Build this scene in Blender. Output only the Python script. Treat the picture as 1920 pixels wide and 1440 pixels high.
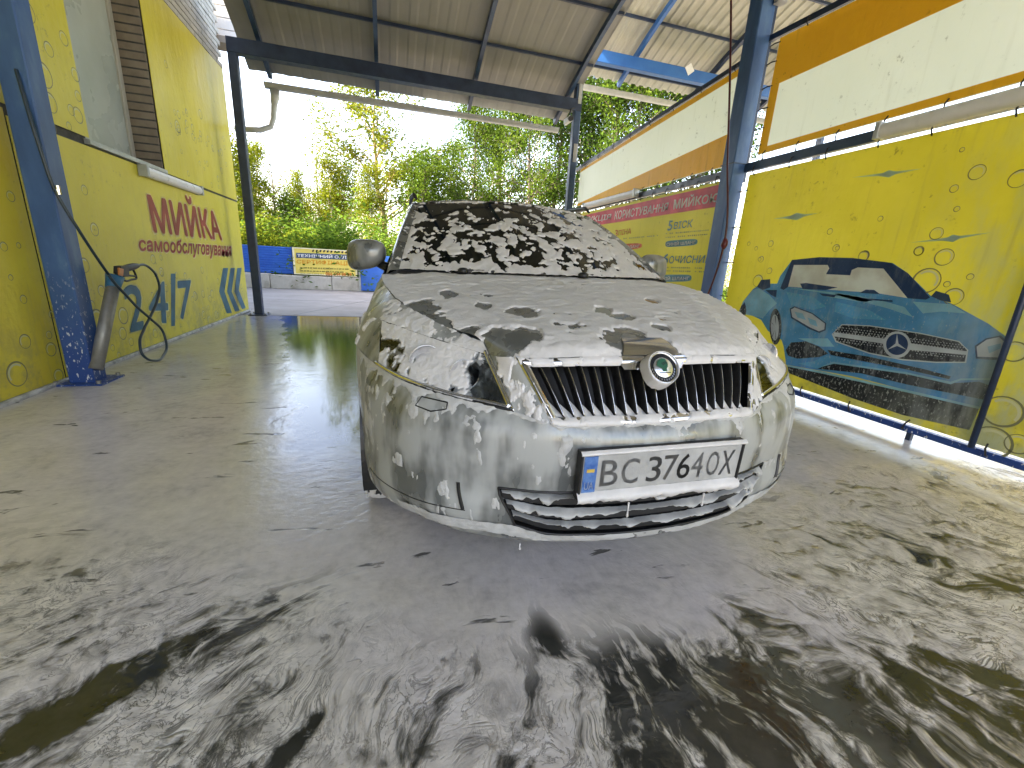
import bpy, bmesh, math, random
import numpy as np
from mathutils import Vector, Matrix
R_ = math.radians
scn = bpy.context.scene
for o in list(bpy.data.objects):
    bpy.data.objects.remove(o)
COL = scn.collection
random.seed(7)
RNG = np.random.default_rng(11)

# ---------------------------------------------------------------- camera
FPX = 797.0
CAM_H = 1.04
_d = np.array([722 - 960, 484 - 720, FPX]); _d /= np.linalg.norm(_d)
_n = np.array([795 - 960, 3577 - 720, FPX]); _n -= _d * (_n @ _d); _n /= np.linalg.norm(_n)
RC = np.stack([np.cross(_n, _d), _d, -_n])          # world = RC @ (right, down, forward)
cam = bpy.data.cameras.new('camera'); camo = bpy.data.objects.new('camera', cam); COL.objects.link(camo)
cam.sensor_width = 36; cam.lens = 36 * FPX / 1920; cam.clip_start = .02; cam.clip_end = 2000
_m = np.eye(4); _m[:3, 0] = RC[:, 0]; _m[:3, 1] = -RC[:, 1]; _m[:3, 2] = -RC[:, 2]; _m[:3, 3] = (0, 0, CAM_H)
camo.matrix_world = Matrix(_m.tolist())
scn.camera = camo

# ---------------------------------------------------------------- light
SUN_EL, SUN_AZ = 40.0, 97.0        # azimuth from +Y towards -X (the sun stands to the left)
w = bpy.data.worlds.new('World'); scn.world = w; w.use_nodes = True
wn = w.node_tree.nodes; wl = w.node_tree.links
sky = wn.new('ShaderNodeTexSky'); sky.sky_type = 'NISHITA'; sky.sun_disc = False
sky.sun_elevation = R_(SUN_EL); sky.sun_rotation = R_(-SUN_AZ)
sky.air_density = 1.0; sky.dust_density = 2.5; sky.ozone_density = 1.0
wn['Background'].inputs['Strength'].default_value = .15
wl.new(sky.outputs[0], wn['Background'].inputs[0])
sl = bpy.data.lights.new('sun', 'SUN'); sl.energy = 4.4; sl.angle = R_(.6); sl.color = (1, .93, .8)
so = bpy.data.objects.new('sun', sl); COL.objects.link(so)
_s = Vector((-math.sin(R_(SUN_AZ)) * math.cos(R_(SUN_EL)), math.cos(R_(SUN_AZ)) * math.cos(R_(SUN_EL)), math.sin(R_(SUN_EL))))
so.rotation_euler = _s.to_track_quat('Z', 'Y').to_euler(); so.location = (-10, 0, 20)
scn.view_settings.view_transform = 'Standard'; scn.view_settings.look = 'None'
scn.view_settings.gamma = 1; scn.view_settings.use_curve_mapping = False
scn.view_settings.exposure = 3.25
scn.view_settings.use_white_balance = True; scn.view_settings.white_balance_temperature = 8100; scn.view_settings.white_balance_tint = 17
scn.render.engine = 'CYCLES'
scn.cycles.max_bounces = 8; scn.cycles.diffuse_bounces = 5; scn.cycles.glossy_bounces = 4
scn.cycles.transparent_max_bounces = 12; scn.cycles.transmission_bounces = 4
scn.cycles.sample_clamp_indirect = 6; scn.cycles.use_denoising = True
scn.cycles.caustics_reflective = False; scn.cycles.caustics_refractive = False

# ---------------------------------------------------------------- pixel of the photograph -> point on a real plane of the place
def pray(u, v): return RC @ np.array([u - 960., v - 720., FPX])
def onx(u, v, X): r = pray(u, v); t = X / r[0]; return np.array([X, t * r[1], CAM_H + t * r[2]])
def ony(u, v, Y): r = pray(u, v); t = Y / r[1]; return np.array([t * r[0], Y, CAM_H + t * r[2]])
def onz(u, v, Z=0.): r = pray(u, v); t = (Z - CAM_H) / r[2]; return np.array([t * r[0], t * r[1], Z])

# ---------------------------------------------------------------- mesh helpers
class MB:
    def __init__(s): s.v = []; s.f = []
    def add(s, vs, fs):
        b = len(s.v); s.v.extend([tuple(map(float, p)) for p in vs]); s.f.extend([tuple(int(i) + b for i in f) for f in fs]); return s
    def box(s, x0, x1, y0, y1, z0, z1, M=None):
        vs = [(x, y, z) for x in (x0, x1) for y in (y0, y1) for z in (z0, z1)]
        if M is not None: vs = [tuple(M @ Vector(p)) for p in vs]
        return s.add(vs, [(0, 1, 3, 2), (4, 6, 7, 5), (0, 4, 5, 1), (2, 3, 7, 6), (0, 2, 6, 4), (1, 5, 7, 3)])
    def bbox(s, x0, x1, y0, y1, z0, z1, b=.004, M=None):    # box with chamfered long edges (along the longest axis)
        L = [x1 - x0, y1 - y0, z1 - z0]; a = int(np.argmax(L)); lo = [x0, y0, z0]; hi = [x1, y1, z1]
        p, q = [i for i in range(3) if i != a]
        b = min(b, L[p] * .3, L[q] * .3)
        ring = [(lo[p] + b, lo[q]), (hi[p] - b, lo[q]), (hi[p], lo[q] + b), (hi[p], hi[q] - b), (hi[p] - b, hi[q]), (lo[p] + b, hi[q]), (lo[p], hi[q] - b), (lo[p], lo[q] + b)]
        vs = []
        for e in (lo[a], hi[a]):
            for r in ring:
                c = [0, 0, 0]; c[a] = e; c[p] = r[0]; c[q] = r[1]; vs.append(tuple(c))
        if M is not None: vs = [tuple(M @ Vector(c)) for c in vs]
        fs = [(i, (i + 1) % 8, 8 + (i + 1) % 8, 8 + i) for i in range(8)] + [tuple(range(7, -1, -1)), tuple(range(8, 16))]
        return s.add(vs, fs)
    def tube(s, pts, r, n=8, cap=True):
        P = np.array(pts, float); k = len(P); rr = np.broadcast_to(np.array(r, float), (k,))
        T = np.gradient(P, axis=0); T /= np.linalg.norm(T, axis=1)[:, None] + 1e-9
        a = np.array([0, 0, 1.]) if abs(T[0][2]) < .9 else np.array([1., 0, 0])
        N = np.cross(T[0], a); N /= np.linalg.norm(N); vs = []
        for i in range(k):
            N = N - T[i] * (N @ T[i]); N /= np.linalg.norm(N) + 1e-9; B = np.cross(T[i], N)
            for j in range(n):
                an = 2 * math.pi * j / n; vs.append(P[i] + rr[i] * (math.cos(an) * N + math.sin(an) * B))
        fs = [(i * n + j, i * n + (j + 1) % n, (i + 1) * n + (j + 1) % n, (i + 1) * n + j) for i in range(k - 1) for j in range(n)]
        if cap: fs += [tuple(range(n - 1, -1, -1)), tuple((k - 1) * n + j for j in range(n))]
        return s.add(vs, fs)
    def bar(s, p, q, wx, wz, up=(0, 0, 1)):               # rectangular bar from p to q
        p = Vector(p); q = Vector(q); d = (q - p).normalized(); u = Vector(up)
        r = d.cross(u).normalized(); u = r.cross(d)
        vs = [e + r * (a * wx / 2) + u * (b * wz / 2) for e in (p, q) for a, b in ((-1, -1), (1, -1), (1, 1), (-1, 1))]
        return s.add(vs, [(0, 1, 2, 3), (7, 6, 5, 4), (0, 4, 5, 1), (1, 5, 6, 2), (2, 6, 7, 3), (3, 7, 4, 0)])
    def lathe(s, prof, n=24, M=None):                      # profile of (radius, axial) round local X
        vs = []
        for r, a in prof:
            for j in range(n):
                t = 2 * math.pi * j / n; p = Vector((a, r * math.cos(t), r * math.sin(t))); vs.append(M @ p if M is not None else p)
        k = len(prof)
        return s.add(vs, [(i * n + j, i * n + (j + 1) % n, (i + 1) * n + (j + 1) % n, (i + 1) * n + j) for i in range(k - 1) for j in range(n)])
    def prism(s, poly, d):                                  # planar polygon (3D points), extruded by vector d
        n = len(poly); P = [np.array(p, float) for p in poly]; d = np.array(d, float)
        return s.add(P + [p + d for p in P], [tuple(range(n - 1, -1, -1)), tuple(range(n, 2 * n))] + [(i, (i + 1) % n, n + (i + 1) % n, n + i) for i in range(n)])
    def grid(s, G, mask=None):
        a, b = G.shape[:2]; idx = np.arange(a * b).reshape(a, b)
        F = np.stack([idx[:-1, :-1], idx[1:, :-1], idx[1:, 1:], idx[:-1, 1:]], -1).reshape(-1, 4)
        if mask is not None: F = F[mask.reshape(-1)]
        used = np.unique(F); mp = np.full(a * b, -1); mp[used] = np.arange(len(used))
        return s.add(G.reshape(-1, 3)[used], mp[F])
    def build(s, name, m, parent=None, smooth=False, weld=0, shade_angle=None):
        me = bpy.data.meshes.new(name); me.from_pydata(s.v, [], s.f); me.update()
        if weld:
            bm = bmesh.new(); bm.from_mesh(me); bmesh.ops.remove_doubles(bm, verts=bm.verts, dist=weld)
            bmesh.ops.recalc_face_normals(bm, faces=bm.faces); bm.to_mesh(me); bm.free()
        return obj(name, me, m, parent, smooth)
def obj(name, me, m=None, parent=None, smooth=False):
    o = bpy.data.objects.new(name, me); COL.objects.link(o)
    if m is not None and not me.materials: me.materials.append(m)
    if smooth: me.shade_smooth()
    if parent is not None: o.parent = parent
    return o
def fast_grid(name, G, mask, m, parent, flip=False):        # large grids straight into mesh arrays
    a, b = G.shape[:2]; idx = np.arange(a * b).reshape(a, b)
    F = np.stack([idx[:-1, :-1], idx[1:, :-1], idx[1:, 1:], idx[:-1, 1:]], -1).reshape(-1, 4)
    if mask is not None: F = F[mask.reshape(-1)]
    if flip: F = F[:, ::-1]
    used = np.unique(F); mp = np.full(a * b, -1); mp[used] = np.arange(len(used)); F = mp[F]; V = G.reshape(-1, 3)[used]
    return raw_mesh(name, V, F, m, parent, True)
def raw_mesh(name, V, F, m, parent, smooth=False):
    me = bpy.data.meshes.new(name); k = F.shape[1]
    me.vertices.add(len(V)); me.vertices.foreach_set('co', np.ascontiguousarray(V, dtype=np.float32).ravel())
    me.loops.add(F.size); me.loops.foreach_set('vertex_index', np.ascontiguousarray(F, dtype=np.int32).ravel())
    me.polygons.add(len(F)); me.polygons.foreach_set('loop_start', np.arange(0, F.size, k, dtype=np.int32))
    me.polygons.foreach_set('use_smooth', np.full(len(F), smooth))
    me.update(); me.validate()
    return obj(name, me, m, parent)
def tag(o, label=None, cat=None, group=None, kind=None):
    for k, v in (('label', label), ('category', cat), ('group', group), ('kind', kind)):
        if v: o[k] = v
    return o
def empty(name, loc, label=None, cat=None, group=None, rz=0):
    o = bpy.data.objects.new(name, None); COL.objects.link(o); o.location = loc; o.rotation_euler = (0, 0, rz); o.empty_display_size = .2
    return tag(o, label, cat, group)
def at(o, root):      # keep a mesh written in world coordinates when it is parented to a root that stands elsewhere
    o.parent = root; bpy.context.view_layer.update() if False else None
    o.matrix_parent_inverse = Matrix.Translation(root.location).inverted(); return o
def copy_tree(o, parent=None):
    c = o.copy(); COL.objects.link(c)
    if parent is not None: c.parent = parent
    for ch in [x for x in COL.objects if x.parent == o]: copy_tree(ch, c)
    return c

# ---------------------------------------------------------------- numpy noise
_perm = np.random.default_rng(3).permutation(256); _perm = np.concatenate([_perm, _perm, _perm])
_g3 = np.random.default_rng(4).normal(size=(256, 3)); _g3 /= np.linalg.norm(_g3, axis=1)[:, None]
def noise3(P):
    P = np.asarray(P, float); i = np.floor(P).astype(int); f = P - i; i &= 255; u = f * f * f * (f * (f * 6 - 15) + 10); out = 0
    for dx in (0, 1):
        for dy in (0, 1):
            for dz in (0, 1):
                h = _perm[_perm[_perm[(i[..., 0] + dx) & 255] + ((i[..., 1] + dy) & 255)] + ((i[..., 2] + dz) & 255)]
                d = (_g3[h] * (f - np.array([dx, dy, dz]))).sum(-1)
                out = out + d * (u[..., 0] if dx else 1 - u[..., 0]) * (u[..., 1] if dy else 1 - u[..., 1]) * (u[..., 2] if dz else 1 - u[..., 2])
    return out * 1.6
def fbm(P, o=4, g=.5, l=2.03):
    a, s, t = 1., 0., 0.
    P = np.asarray(P, float)
    for k in range(o): s = s + a * noise3(P + 17.3 * k); t += a; a *= g; P = P * l
    return s / t
def sstep(a, b, x): t = np.clip((x - a) / (b - a), 0, 1); return t * t * (3 - 2 * t)

# ---------------------------------------------------------------- materials
def mat(name, color=(.5, .5, .5), rough=.6, metal=0., spec=.5, coat=0.):
    m = bpy.data.materials.new(name); m.use_nodes = True; b = m.node_tree.nodes['Principled BSDF']
    b.inputs['Base Color'].default_value = (*color, 1); b.inputs['Roughness'].default_value = rough
    b.inputs['Metallic'].default_value = metal; b.inputs['Specular IOR Level'].default_value = spec
    b.inputs['Coat Weight'].default_value = coat; b.inputs['Coat Roughness'].default_value = .05
    return m
class NT:
    def __init__(s, m): s.t = m.node_tree; s.b = s.t.nodes['Principled BSDF']; s.out = s.t.nodes['Material Output']; s._co = None
    def n(s, ty, **k):
        x = s.t.nodes.new(ty)
        for a, b in k.items(): setattr(x, a, b)
        return x
    def l(s, a, b): s.t.links.new(a, b)
    def pos(s):
        if s._co is None: s._co = s.n('ShaderNodeNewGeometry').outputs['Position']
        return s._co
    def obj(s): return s.n('ShaderNodeTexCoord').outputs['Object']
    def sc(s, vec, sx, sy, sz, ox=0, oy=0, oz=0):
        m = s.n('ShaderNodeMapping'); m.inputs['Scale'].default_value = (sx, sy, sz); m.inputs['Location'].default_value = (ox, oy, oz); s.l(vec, m.inputs['Vector']); return m.outputs[0]
    def noise(s, vec, scale=5, det=4, rough=.55, dist=0., lac=2.):
        x = s.n('ShaderNodeTexNoise'); x.inputs['Scale'].default_value = scale; x.inputs['Detail'].default_value = det
        x.inputs['Roughness'].default_value = rough; x.inputs['Distortion'].default_value = dist; s.l(vec, x.inputs['Vector']); return x.outputs['Fac']
    def noisec(s, vec, scale=5, det=3):
        x = s.n('ShaderNodeTexNoise'); x.inputs['Scale'].default_value = scale; x.inputs['Detail'].default_value = det; s.l(vec, x.inputs['Vector']); return x.outputs['Color']
    def ramp(s, fac, stops, interp='LINEAR'):
        r = s.n('ShaderNodeValToRGB'); r.color_ramp.interpolation = interp; e = r.color_ramp.elements
        while len(e) < len(stops): e.new(.5)
        for q, (p, c) in zip(e, stops): q.position = p; q.color = (*c, 1) if isinstance(c, tuple) else (c, c, c, 1)
        s.l(fac, r.inputs[0]); return r.outputs[0]
    def mix(s, fac, a, b, mode='MIX'):
        x = s.n('ShaderNodeMix'); x.data_type = 'RGBA'; x.blend_type = mode
        for i, v in ((0, fac), (6, a), (7, b)):
            if isinstance(v, (int, float)): x.inputs[i].default_value = v
            elif isinstance(v, tuple): x.inputs[i].default_value = (*v, 1)
            else: s.l(v, x.inputs[i])
        return x.outputs[2]
    def m(s, op, a, b=None, c=None):
        x = s.n('ShaderNodeMath', operation=op)
        for i, v in enumerate((a, b, c)):
            if v is None: continue
            if isinstance(v, (int, float)): x.inputs[i].default_value = v
            else: s.l(v, x.inputs[i])
        return x.outputs[0]
    def ss(s, a, b, v):
        x = s.n('ShaderNodeMapRange', interpolation_type='SMOOTHSTEP')
        x.inputs['From Min'].default_value = a; x.inputs['From Max'].default_value = b; s.l(v, x.inputs['Value']); return x.outputs[0]
    def sep(s, v): x = s.n('ShaderNodeSeparateXYZ'); s.l(v, x.inputs[0]); return x.outputs
    def comb(s, x, y, z):
        c = s.n('ShaderNodeCombineXYZ')
        for i, v in enumerate((x, y, z)):
            if isinstance(v, (int, float)): c.inputs[i].default_value = v
            else: s.l(v, c.inputs[i])
        return c.outputs[0]
    def col(s, v): s.l(v, s.b.inputs['Base Color']); return s
    def rgh(s, v): s.l(v, s.b.inputs['Roughness']); return s
    def bump(s, h, strength=.3, dist=.01):
        x = s.n('ShaderNodeBump'); x.inputs['Strength'].default_value = strength; x.inputs['Distance'].default_value = dist; s.l(h, x.inputs['Height']); s.l(x.outputs[0], s.b.inputs['Normal']); return s

def noisy(name, c1, c2, scale=6, rough=.6, metal=0., bump=.15, dist=.004, c3=None, det=6, coat=0., lo=.35, hi=.65):
    m = mat(name, c1, rough, metal, coat=coat); t = NT(m); p = t.pos()
    f = t.noise(p, scale, det, .6); st = [(lo, c1), (hi, c2)]
    if c3: st = [(lo, c1), ((lo + hi) / 2, c2), (hi, c3)]
    t.col(t.ramp(f, st)); t.rgh(t.ramp(t.noise(p, scale * 2.3, 3), [(.3, max(0, rough - .12)), (.7, min(1, rough + .12))]))
    if bump: t.bump(t.noise(p, scale * 7, 4), bump, dist)
    return m
M = {}
def blue_paint(name, fleck):
    m = mat(name, (.03, .09, .2), .45); t = NT(m); p = t.pos(); z = t.sep(p)[2]
    base = t.ramp(t.noise(t.sc(p, 3, 3, 1), 3, 6), [(.3, (.022, .075, .20)), (.55, (.035, .105, .26)), (.75, (.075, .165, .31))])
    low = t.m('SUBTRACT', 1., t.ss(.35, .95, t.m('ADD', z, t.m('MULTIPLY', t.noise(p, 9, 4), .5))))
    base = t.mix(low, base, (.012, .055, .22))
    fl = t.m('MULTIPLY', t.ss(.60, .66, t.noise(t.sc(p, 1, 1, .45), 55, 3, .6)), t.m('SUBTRACT', 1., t.ss(.2, 1.0, z)))
    if fleck: base = t.mix(fl, base, (.6, .62, .62))
    t.col(base); t.bump(t.noise(p, 40, 3), .12, .003); return m
M['blue_fleck'] = blue_paint('blue_paint_wet', True)
M['blue'] = noisy('blue_paint', (.012, .035, .085), (.03, .075, .15), 4, .4)
M['blue_lit'] = noisy('blue_paint_lit', (.012, .10, .33), (.02, .13, .38), 4, .4)  # brightness of the lit beam put into the paint colour
M['navy'] = noisy('navy_paint', (.008, .02, .05), (.02, .04, .085), 5, .4)
M['black'] = mat('black_plastic', (.012, .012, .012), .45)
M['rubber'] = noisy('rubber', (.012, .012, .012), (.03, .03, .03), 30, .7)
M['chrome'] = mat('chrome', (.75, .75, .75), .12, 1.)
M['steel'] = noisy('steel_tube', (.24, .23, .20), (.30, .29, .26), 12, .5, .5, bump=.04)
M['galv'] = noisy('galvanised', (.36, .39, .39), (.47, .50, .50), 8, .45, .3)
M['white_pl'] = noisy('white_plastic', (.72, .72, .70), (.8, .8, .78), 6, .35, bump=.02)
M['grey_box'] = noisy('grey_plastic', (.3, .3, .3), (.36, .36, .35), 8, .5)
def sheet_mat(name, c1, c2):
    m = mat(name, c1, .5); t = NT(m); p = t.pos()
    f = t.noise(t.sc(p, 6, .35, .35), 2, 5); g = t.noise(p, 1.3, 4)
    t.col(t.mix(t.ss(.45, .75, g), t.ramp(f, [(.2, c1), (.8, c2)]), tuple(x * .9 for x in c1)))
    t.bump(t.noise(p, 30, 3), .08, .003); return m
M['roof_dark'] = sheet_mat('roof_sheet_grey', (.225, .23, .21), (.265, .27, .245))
M['roof_lit'] = sheet_mat('roof_sheet_lit', (.36, .36, .30), (.48, .48, .41))  # stronger light of the neighbouring bay put into the sheet colour
def translucent(t, c, amount):      # thin printed vinyl lets daylight through from behind
    r = t.n('ShaderNodeBsdfTranslucent'); x = t.n('ShaderNodeMixShader'); x.inputs[0].default_value = amount
    t.l(c, r.inputs[0]); t.l(t.b.outputs[0], x.inputs[1]); t.l(r.outputs[0], x.inputs[2]); t.l(x.outputs[0], t.out.inputs[0])
def vinyl(name, c1, c2, dirt=(.34, .28, .13), foam=0., sc=1.2, trans=0.):
    m = mat(name, c1, .42); t = NT(m); p = t.pos(); z = t.sep(p)[2]
    c = t.ramp(t.noise(p, sc, 6, .6), [(.34, c1), (.66, c2)])
    # run-off marks and grime of the sheet itself
    st = t.ss(.55, .8, t.noise(t.sc(p, 9, 9, .7), 1.6, 5, .62))
    c = t.mix(t.m('MULTIPLY', st, .35), c, dirt)
    sp = t.m('MULTIPLY', t.ss(.60, .70, t.noise(p, 16, 5, .7)), t.ss(.45, .62, t.noise(p, 1.8, 3)))
    c = t.mix(t.m('MULTIPLY', sp, .55), c, tuple(x * .5 for x in dirt))
    gr_ = t.m('MULTIPLY', t.ss(.42, .62, t.noise(p, 5, 7, .68)), t.m('SUBTRACT', 1., t.ss(.0, .75, z)))
    c = t.mix(t.m('MULTIPLY', gr_, .5), c, (.22, .21, .13))
    if foam:
        yv = t.sep(p)[1]
        fm = t.m('MULTIPLY', t.ss(.40, .62, t.noise(t.sc(p, 1, 2.2, .8), 3.2, 7, .68)), t.m('SUBTRACT', 1., t.ss(1.2, 3.2, t.m('ADD', yv, t.m('MULTIPLY', z, .35)))))
        c = t.mix(t.m('MULTIPLY', fm, foam), c, (.52, .55, .42))
    t.col(c)
    h = t.m('ADD', t.m('MULTIPLY', t.noise(t.sc(p, 1, 1, .35), 3.5, 4), 1.), t.m('MULTIPLY', t.noise(p, 14, 4), .25))
    t.bump(h, .55, .03)
    if trans: translucent(t, c, trans)
    return m
M['yellow'] = vinyl('yellow_vinyl', (.60, .51, .045), (.70, .61, .065))
M['yellow_deep'] = vinyl('deep_yellow_vinyl', (.66, .50, .04), (.72, .61, .06))
M['yellow_art'] = vinyl('yellow_vinyl_wet', (.70, .63, .10), (.79, .72, .15), foam=.85, trans=.5)
M['yellow_pale'] = vinyl('pale_yellow_vinyl', (.60, .55, .10), (.68, .62, .14), trans=.5)
M['orange'] = vinyl('orange_vinyl', (.84, .42, .03), (.90, .48, .04), dirt=(.3, .12, .02), trans=.4)
M['white_vinyl'] = vinyl('white_vinyl', (.82, .85, .78), (.87, .89, .83), dirt=(.55, .56, .46), sc=.8, trans=.6)
def printm(name, c, speck=0., tint=(.55, .6, .6), lo=.56):
    m = mat(name, c, .42); t = NT(m); p = t.pos()
    cc = t.mix(t.ss(.35, .7, t.noise(p, 5, 5)), c, tuple(min(1, x * 1.35 + .015) for x in c))
    if speck:
        f = t.m('MULTIPLY', t.ss(lo, lo + .1, t.noise(t.sc(p, 1, 1, .6), 60, 4, .65)), speck)
        g = t.m('MULTIPLY', t.ss(.50, .7, t.noise(t.sc(p, 1, 2, .6), 5, 6, .65)), speck * .55)
        yz = t.sep(p); hz = t.m('MULTIPLY', t.m('SUBTRACT', 1., t.ss(1.5, 2.5, t.m('ADD', yz[1], t.m('MULTIPLY', yz[2], .35)))), t.ss(.28, .62, t.noise(t.sc(p, 1, 2.4, .7), 4, 6, .65)))
        cc = t.mix(t.m('MAXIMUM', t.m('MAXIMUM', f, g), t.m('MULTIPLY', hz, .75)), cc, tint)
    t.col(cc); translucent(t, cc, .35); return m
def foam_mat(name, c1, c2, bub=1.):
    m = mat(name, c1, .42); t = NT(m); p = t.pos()
    t.col(t.ramp(t.noise(p, 14, 5), [(.3, c1), (.7, c2)]))
    v = t.n('ShaderNodeTexVoronoi'); v.inputs['Scale'].default_value = 380; t.l(p, v.inputs['Vector'])
    h = t.m('ADD', t.m('MULTIPLY', v.outputs['Distance'], .35 * bub), t.noise(p, 60, 5, .65))
    t.bump(h, .35, .004)
    t.b.inputs['Subsurface Weight'].default_value = .25; t.b.inputs['Subsurface Radius'].default_value = (.02, .02, .02); t.b.inputs['Subsurface Scale'].default_value = .3
    return m
M['foam'] = foam_mat('soap_foam', (.59, .575, .555), (.70, .68, .655))
M['foam_thin'] = foam_mat('thin_soap_foam', (.40, .40, .38), (.55, .545, .52))
def paint_mat(name, film):
    m = mat(name, (.13, .14, .13), .35, .35, coat=.6); t = NT(m); p = t.obj()
    st = t.noise(t.sc(p, 1, 1, .22), 15, 3, .5); bl = t.noise(p, 7, 3, .5)
    f = t.m('MULTIPLY', t.ss(.38, .58, t.m('ADD', t.m('MULTIPLY', st, .55), t.m('MULTIPLY', bl, .45))), film)
    t.col(t.mix(f, (.15, .158, .148), (.39, .398, .375)))
    t.rgh(t.m('MULTIPLY_ADD', f, .2, .25)); t.l(t.m('MULTIPLY_ADD', f, -.35, .4), t.b.inputs['Metallic'])
    t.l(t.m('MULTIPLY_ADD', f, -.5, .6), t.b.inputs['Coat Weight'])
    t.bump(t.m('MULTIPLY', st, f), .15, .006); return m
M['paint'] = paint_mat('grey_car_paint', .25)
M['paint_film'] = paint_mat('grey_car_paint_soapy', .95)
M['glass_dark'] = mat('dark_glass', (.004, .006, .005), .05, 0, .3, 0.)
M['leaf_y'] = None
HOLES_IN = [(-.658,.578,.055,.085,.2), (-.61,.39,.055,.11,.2), (-.563,.235,.045,.08,.1), (-.32,.445,.05,.06,0), (-.448,.25,.055,.065,0), (-.372,.225,.055,.05,0), (-.506,.345,.03,.032,0), (-.085,.205,.05,.055,-.4), (-.01,.225,.055,.05,-.3), (-.019,.458,.03,.04,-.6), (.028,.382,.04,.042,-.6), (.118,.268,.028,.03,0), (-.55,.69,.035,.055,0), (-.436,.53,.028,.04,0), (-.395,.66,.026,.03,0), (.30,.62,.03,.05,-.5)]   # places on the hood washed clear of foam
# ================================================================ THE CAR
def hermite(P, K, t):        # non-uniform cubic through P (along axis 0) at knots K, sampled at t
    P = np.asarray(P, float); K = np.asarray(K, float); t = np.clip(np.asarray(t, float), K[0], K[-1])
    d = (P[1:] - P[:-1]) / (K[1:] - K[:-1]).reshape((-1,) + (1,) * (P.ndim - 1))
    h = (K[1:] - K[:-1]).reshape((-1,) + (1,) * (P.ndim - 1))
    mt = np.empty_like(P); mt[1:-1] = (d[:-1] * h[1:] + d[1:] * h[:-1]) / (h[1:] + h[:-1])
    if len(P) > 2: mt[0] = 1.5 * d[0] - .5 * mt[1]; mt[-1] = 1.5 * d[-1] - .5 * mt[-2]
    else: mt[:] = d[0]
    i = np.clip(np.searchsorted(K, t, side='right') - 1, 0, len(K) - 2)
    hh = (K[i + 1] - K[i]); u = ((t - K[i]) / hh)
    sh = (-1,) + (1,) * (P.ndim - 1); u = u.reshape(sh); hh = hh.reshape(sh)
    return (2*u**3 - 3*u**2 + 1) * P[i] + (u**3 - 2*u**2 + u) * hh * mt[i] + (-2*u**3 + 3*u**2) * P[i+1] + (u**3 - u**2) * hh * mt[i+1]
RINGS = {   # half rings from the centre line round the corner and along the side
 'under': [(0,.14,.20),(.2,.15,.20),(.33,.16,.20),(.40,.18,.20),(.53,.22,.205),(.63,.30,.21),(.72,.42,.21),(.82,.60,.21),(.86,.93,.20),(.86,1.3,.19),(.86,2.4,.19),(.85,3.9,.20),(.82,4.3,.22),(.6,4.44,.22),(0,4.48,.22)],
 'lip':   [(0,.035,.232),(.2,.045,.238),(.33,.065,.244),(.40,.085,.250),(.55,.135,.262),(.675,.215,.274),(.79,.36,.268),(.868,.60,.25),(.88,.93,.22),(.88,1.3,.21),(.875,2.4,.21),(.865,3.9,.22),(.84,4.33,.25),(.6,4.5,.25),(0,4.54,.25)],
 'in_bot':[(0,.020,.268),(.2,.030,.272),(.33,.050,.280),(.417,.078,.300),(.56,.120,.312),(.69,.200,.318),(.802,.345,.315),(.875,.60,.30),(.888,.93,.30),(.885,1.3,.30),(.88,2.4,.30),(.872,3.9,.32),(.845,4.34,.34),(.6,4.51,.34),(0,4.55,.34)],
 'in_top':[(0,.012,.418),(.2,.022,.420),(.35,.046,.422),(.469,.088,.425),(.58,.130,.430),(.712,.215,.435),(.812,.365,.440),(.881,.61,.45),(.892,.93,.45),(.89,1.3,.45),(.886,2.4,.45),(.878,3.9,.47),(.85,4.35,.48),(.6,4.53,.48),(0,4.57,.48)],
 'fore':  [(0,.000,.530),(.2,.010,.530),(.345,.032,.530),(.455,.072,.530),(.575,.125,.535),(.715,.220,.545),(.815,.370,.56),(.884,.61,.57),(.895,.93,.59),(.893,1.3,.59),(.888,2.4,.60),(.88,3.9,.62),(.852,4.36,.62),(.6,4.53,.62),(0,4.57,.62)],
 'crease':[(0,.006,.588),(.2,.014,.590),(.338,.034,.594),(.440,.078,.602),(.572,.135,.612),(.712,.235,.625),(.812,.385,.635),(.886,.63,.655),(.896,.93,.66),(.893,1.3,.66),(.888,2.4,.67),(.878,3.9,.70),(.85,4.36,.70),(.6,4.53,.70),(0,4.57,.70)],
 'seam':  [(0,.028,.624),(.18,.033,.625),(.331,.046,.629),(.427,.108,.650),(.570,.182,.670),(.708,.285,.693),(.800,.430,.712),(.884,.66,.735),(.893,.93,.735),(.891,1.3,.735),(.886,2.4,.75),(.872,3.9,.78),(.845,4.37,.78),(.6,4.54,.78),(0,4.58,.78)],
 'lamp':  [(0,.128,.800),(.2,.136,.800),(.411,.164,.794),(.476,.236,.786),(.590,.335,.803),(.700,.455,.823),(.788,.580,.838),(.850,.76,.835),(.862,.95,.835),(.866,1.3,.845),(.862,2.4,.88),(.845,3.9,.92),(.81,4.38,.93),(.58,4.56,.93),(0,4.61,.93)],
 'belt':  [(0,.150,.822),(.2,.160,.822),(.42,.200,.815),(.486,.275,.815),(.575,.385,.842),(.668,.520,.873),(.735,.670,.902),(.775,.85,.932),(.797,1.02,.955),(.805,1.3,.972),(.802,2.4,.985),(.785,3.9,1.01),(.75,4.4,1.01),(.52,4.56,1.01),(0,4.62,1.01)],
}
RN = list(RINGS); RA = np.array([RINGS[k] for k in RN])                    # level x station x 3
RA = np.concatenate([RA[:, :0:-1] * np.array([-1, 1, 1]), RA], 1)             # mirrored: stations -14..14
KS = np.concatenate([[0], np.cumsum(np.linalg.norm(np.diff(RA[4], axis=0), axis=1))]); KS -= KS[14]
def kn(k): return np.interp(k, np.arange(-14, 15), KS)                        # station number -> knot
LZ = np.array([0, .09, .13, .28, .39, .45, .50])                              # knots of under..seam
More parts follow.
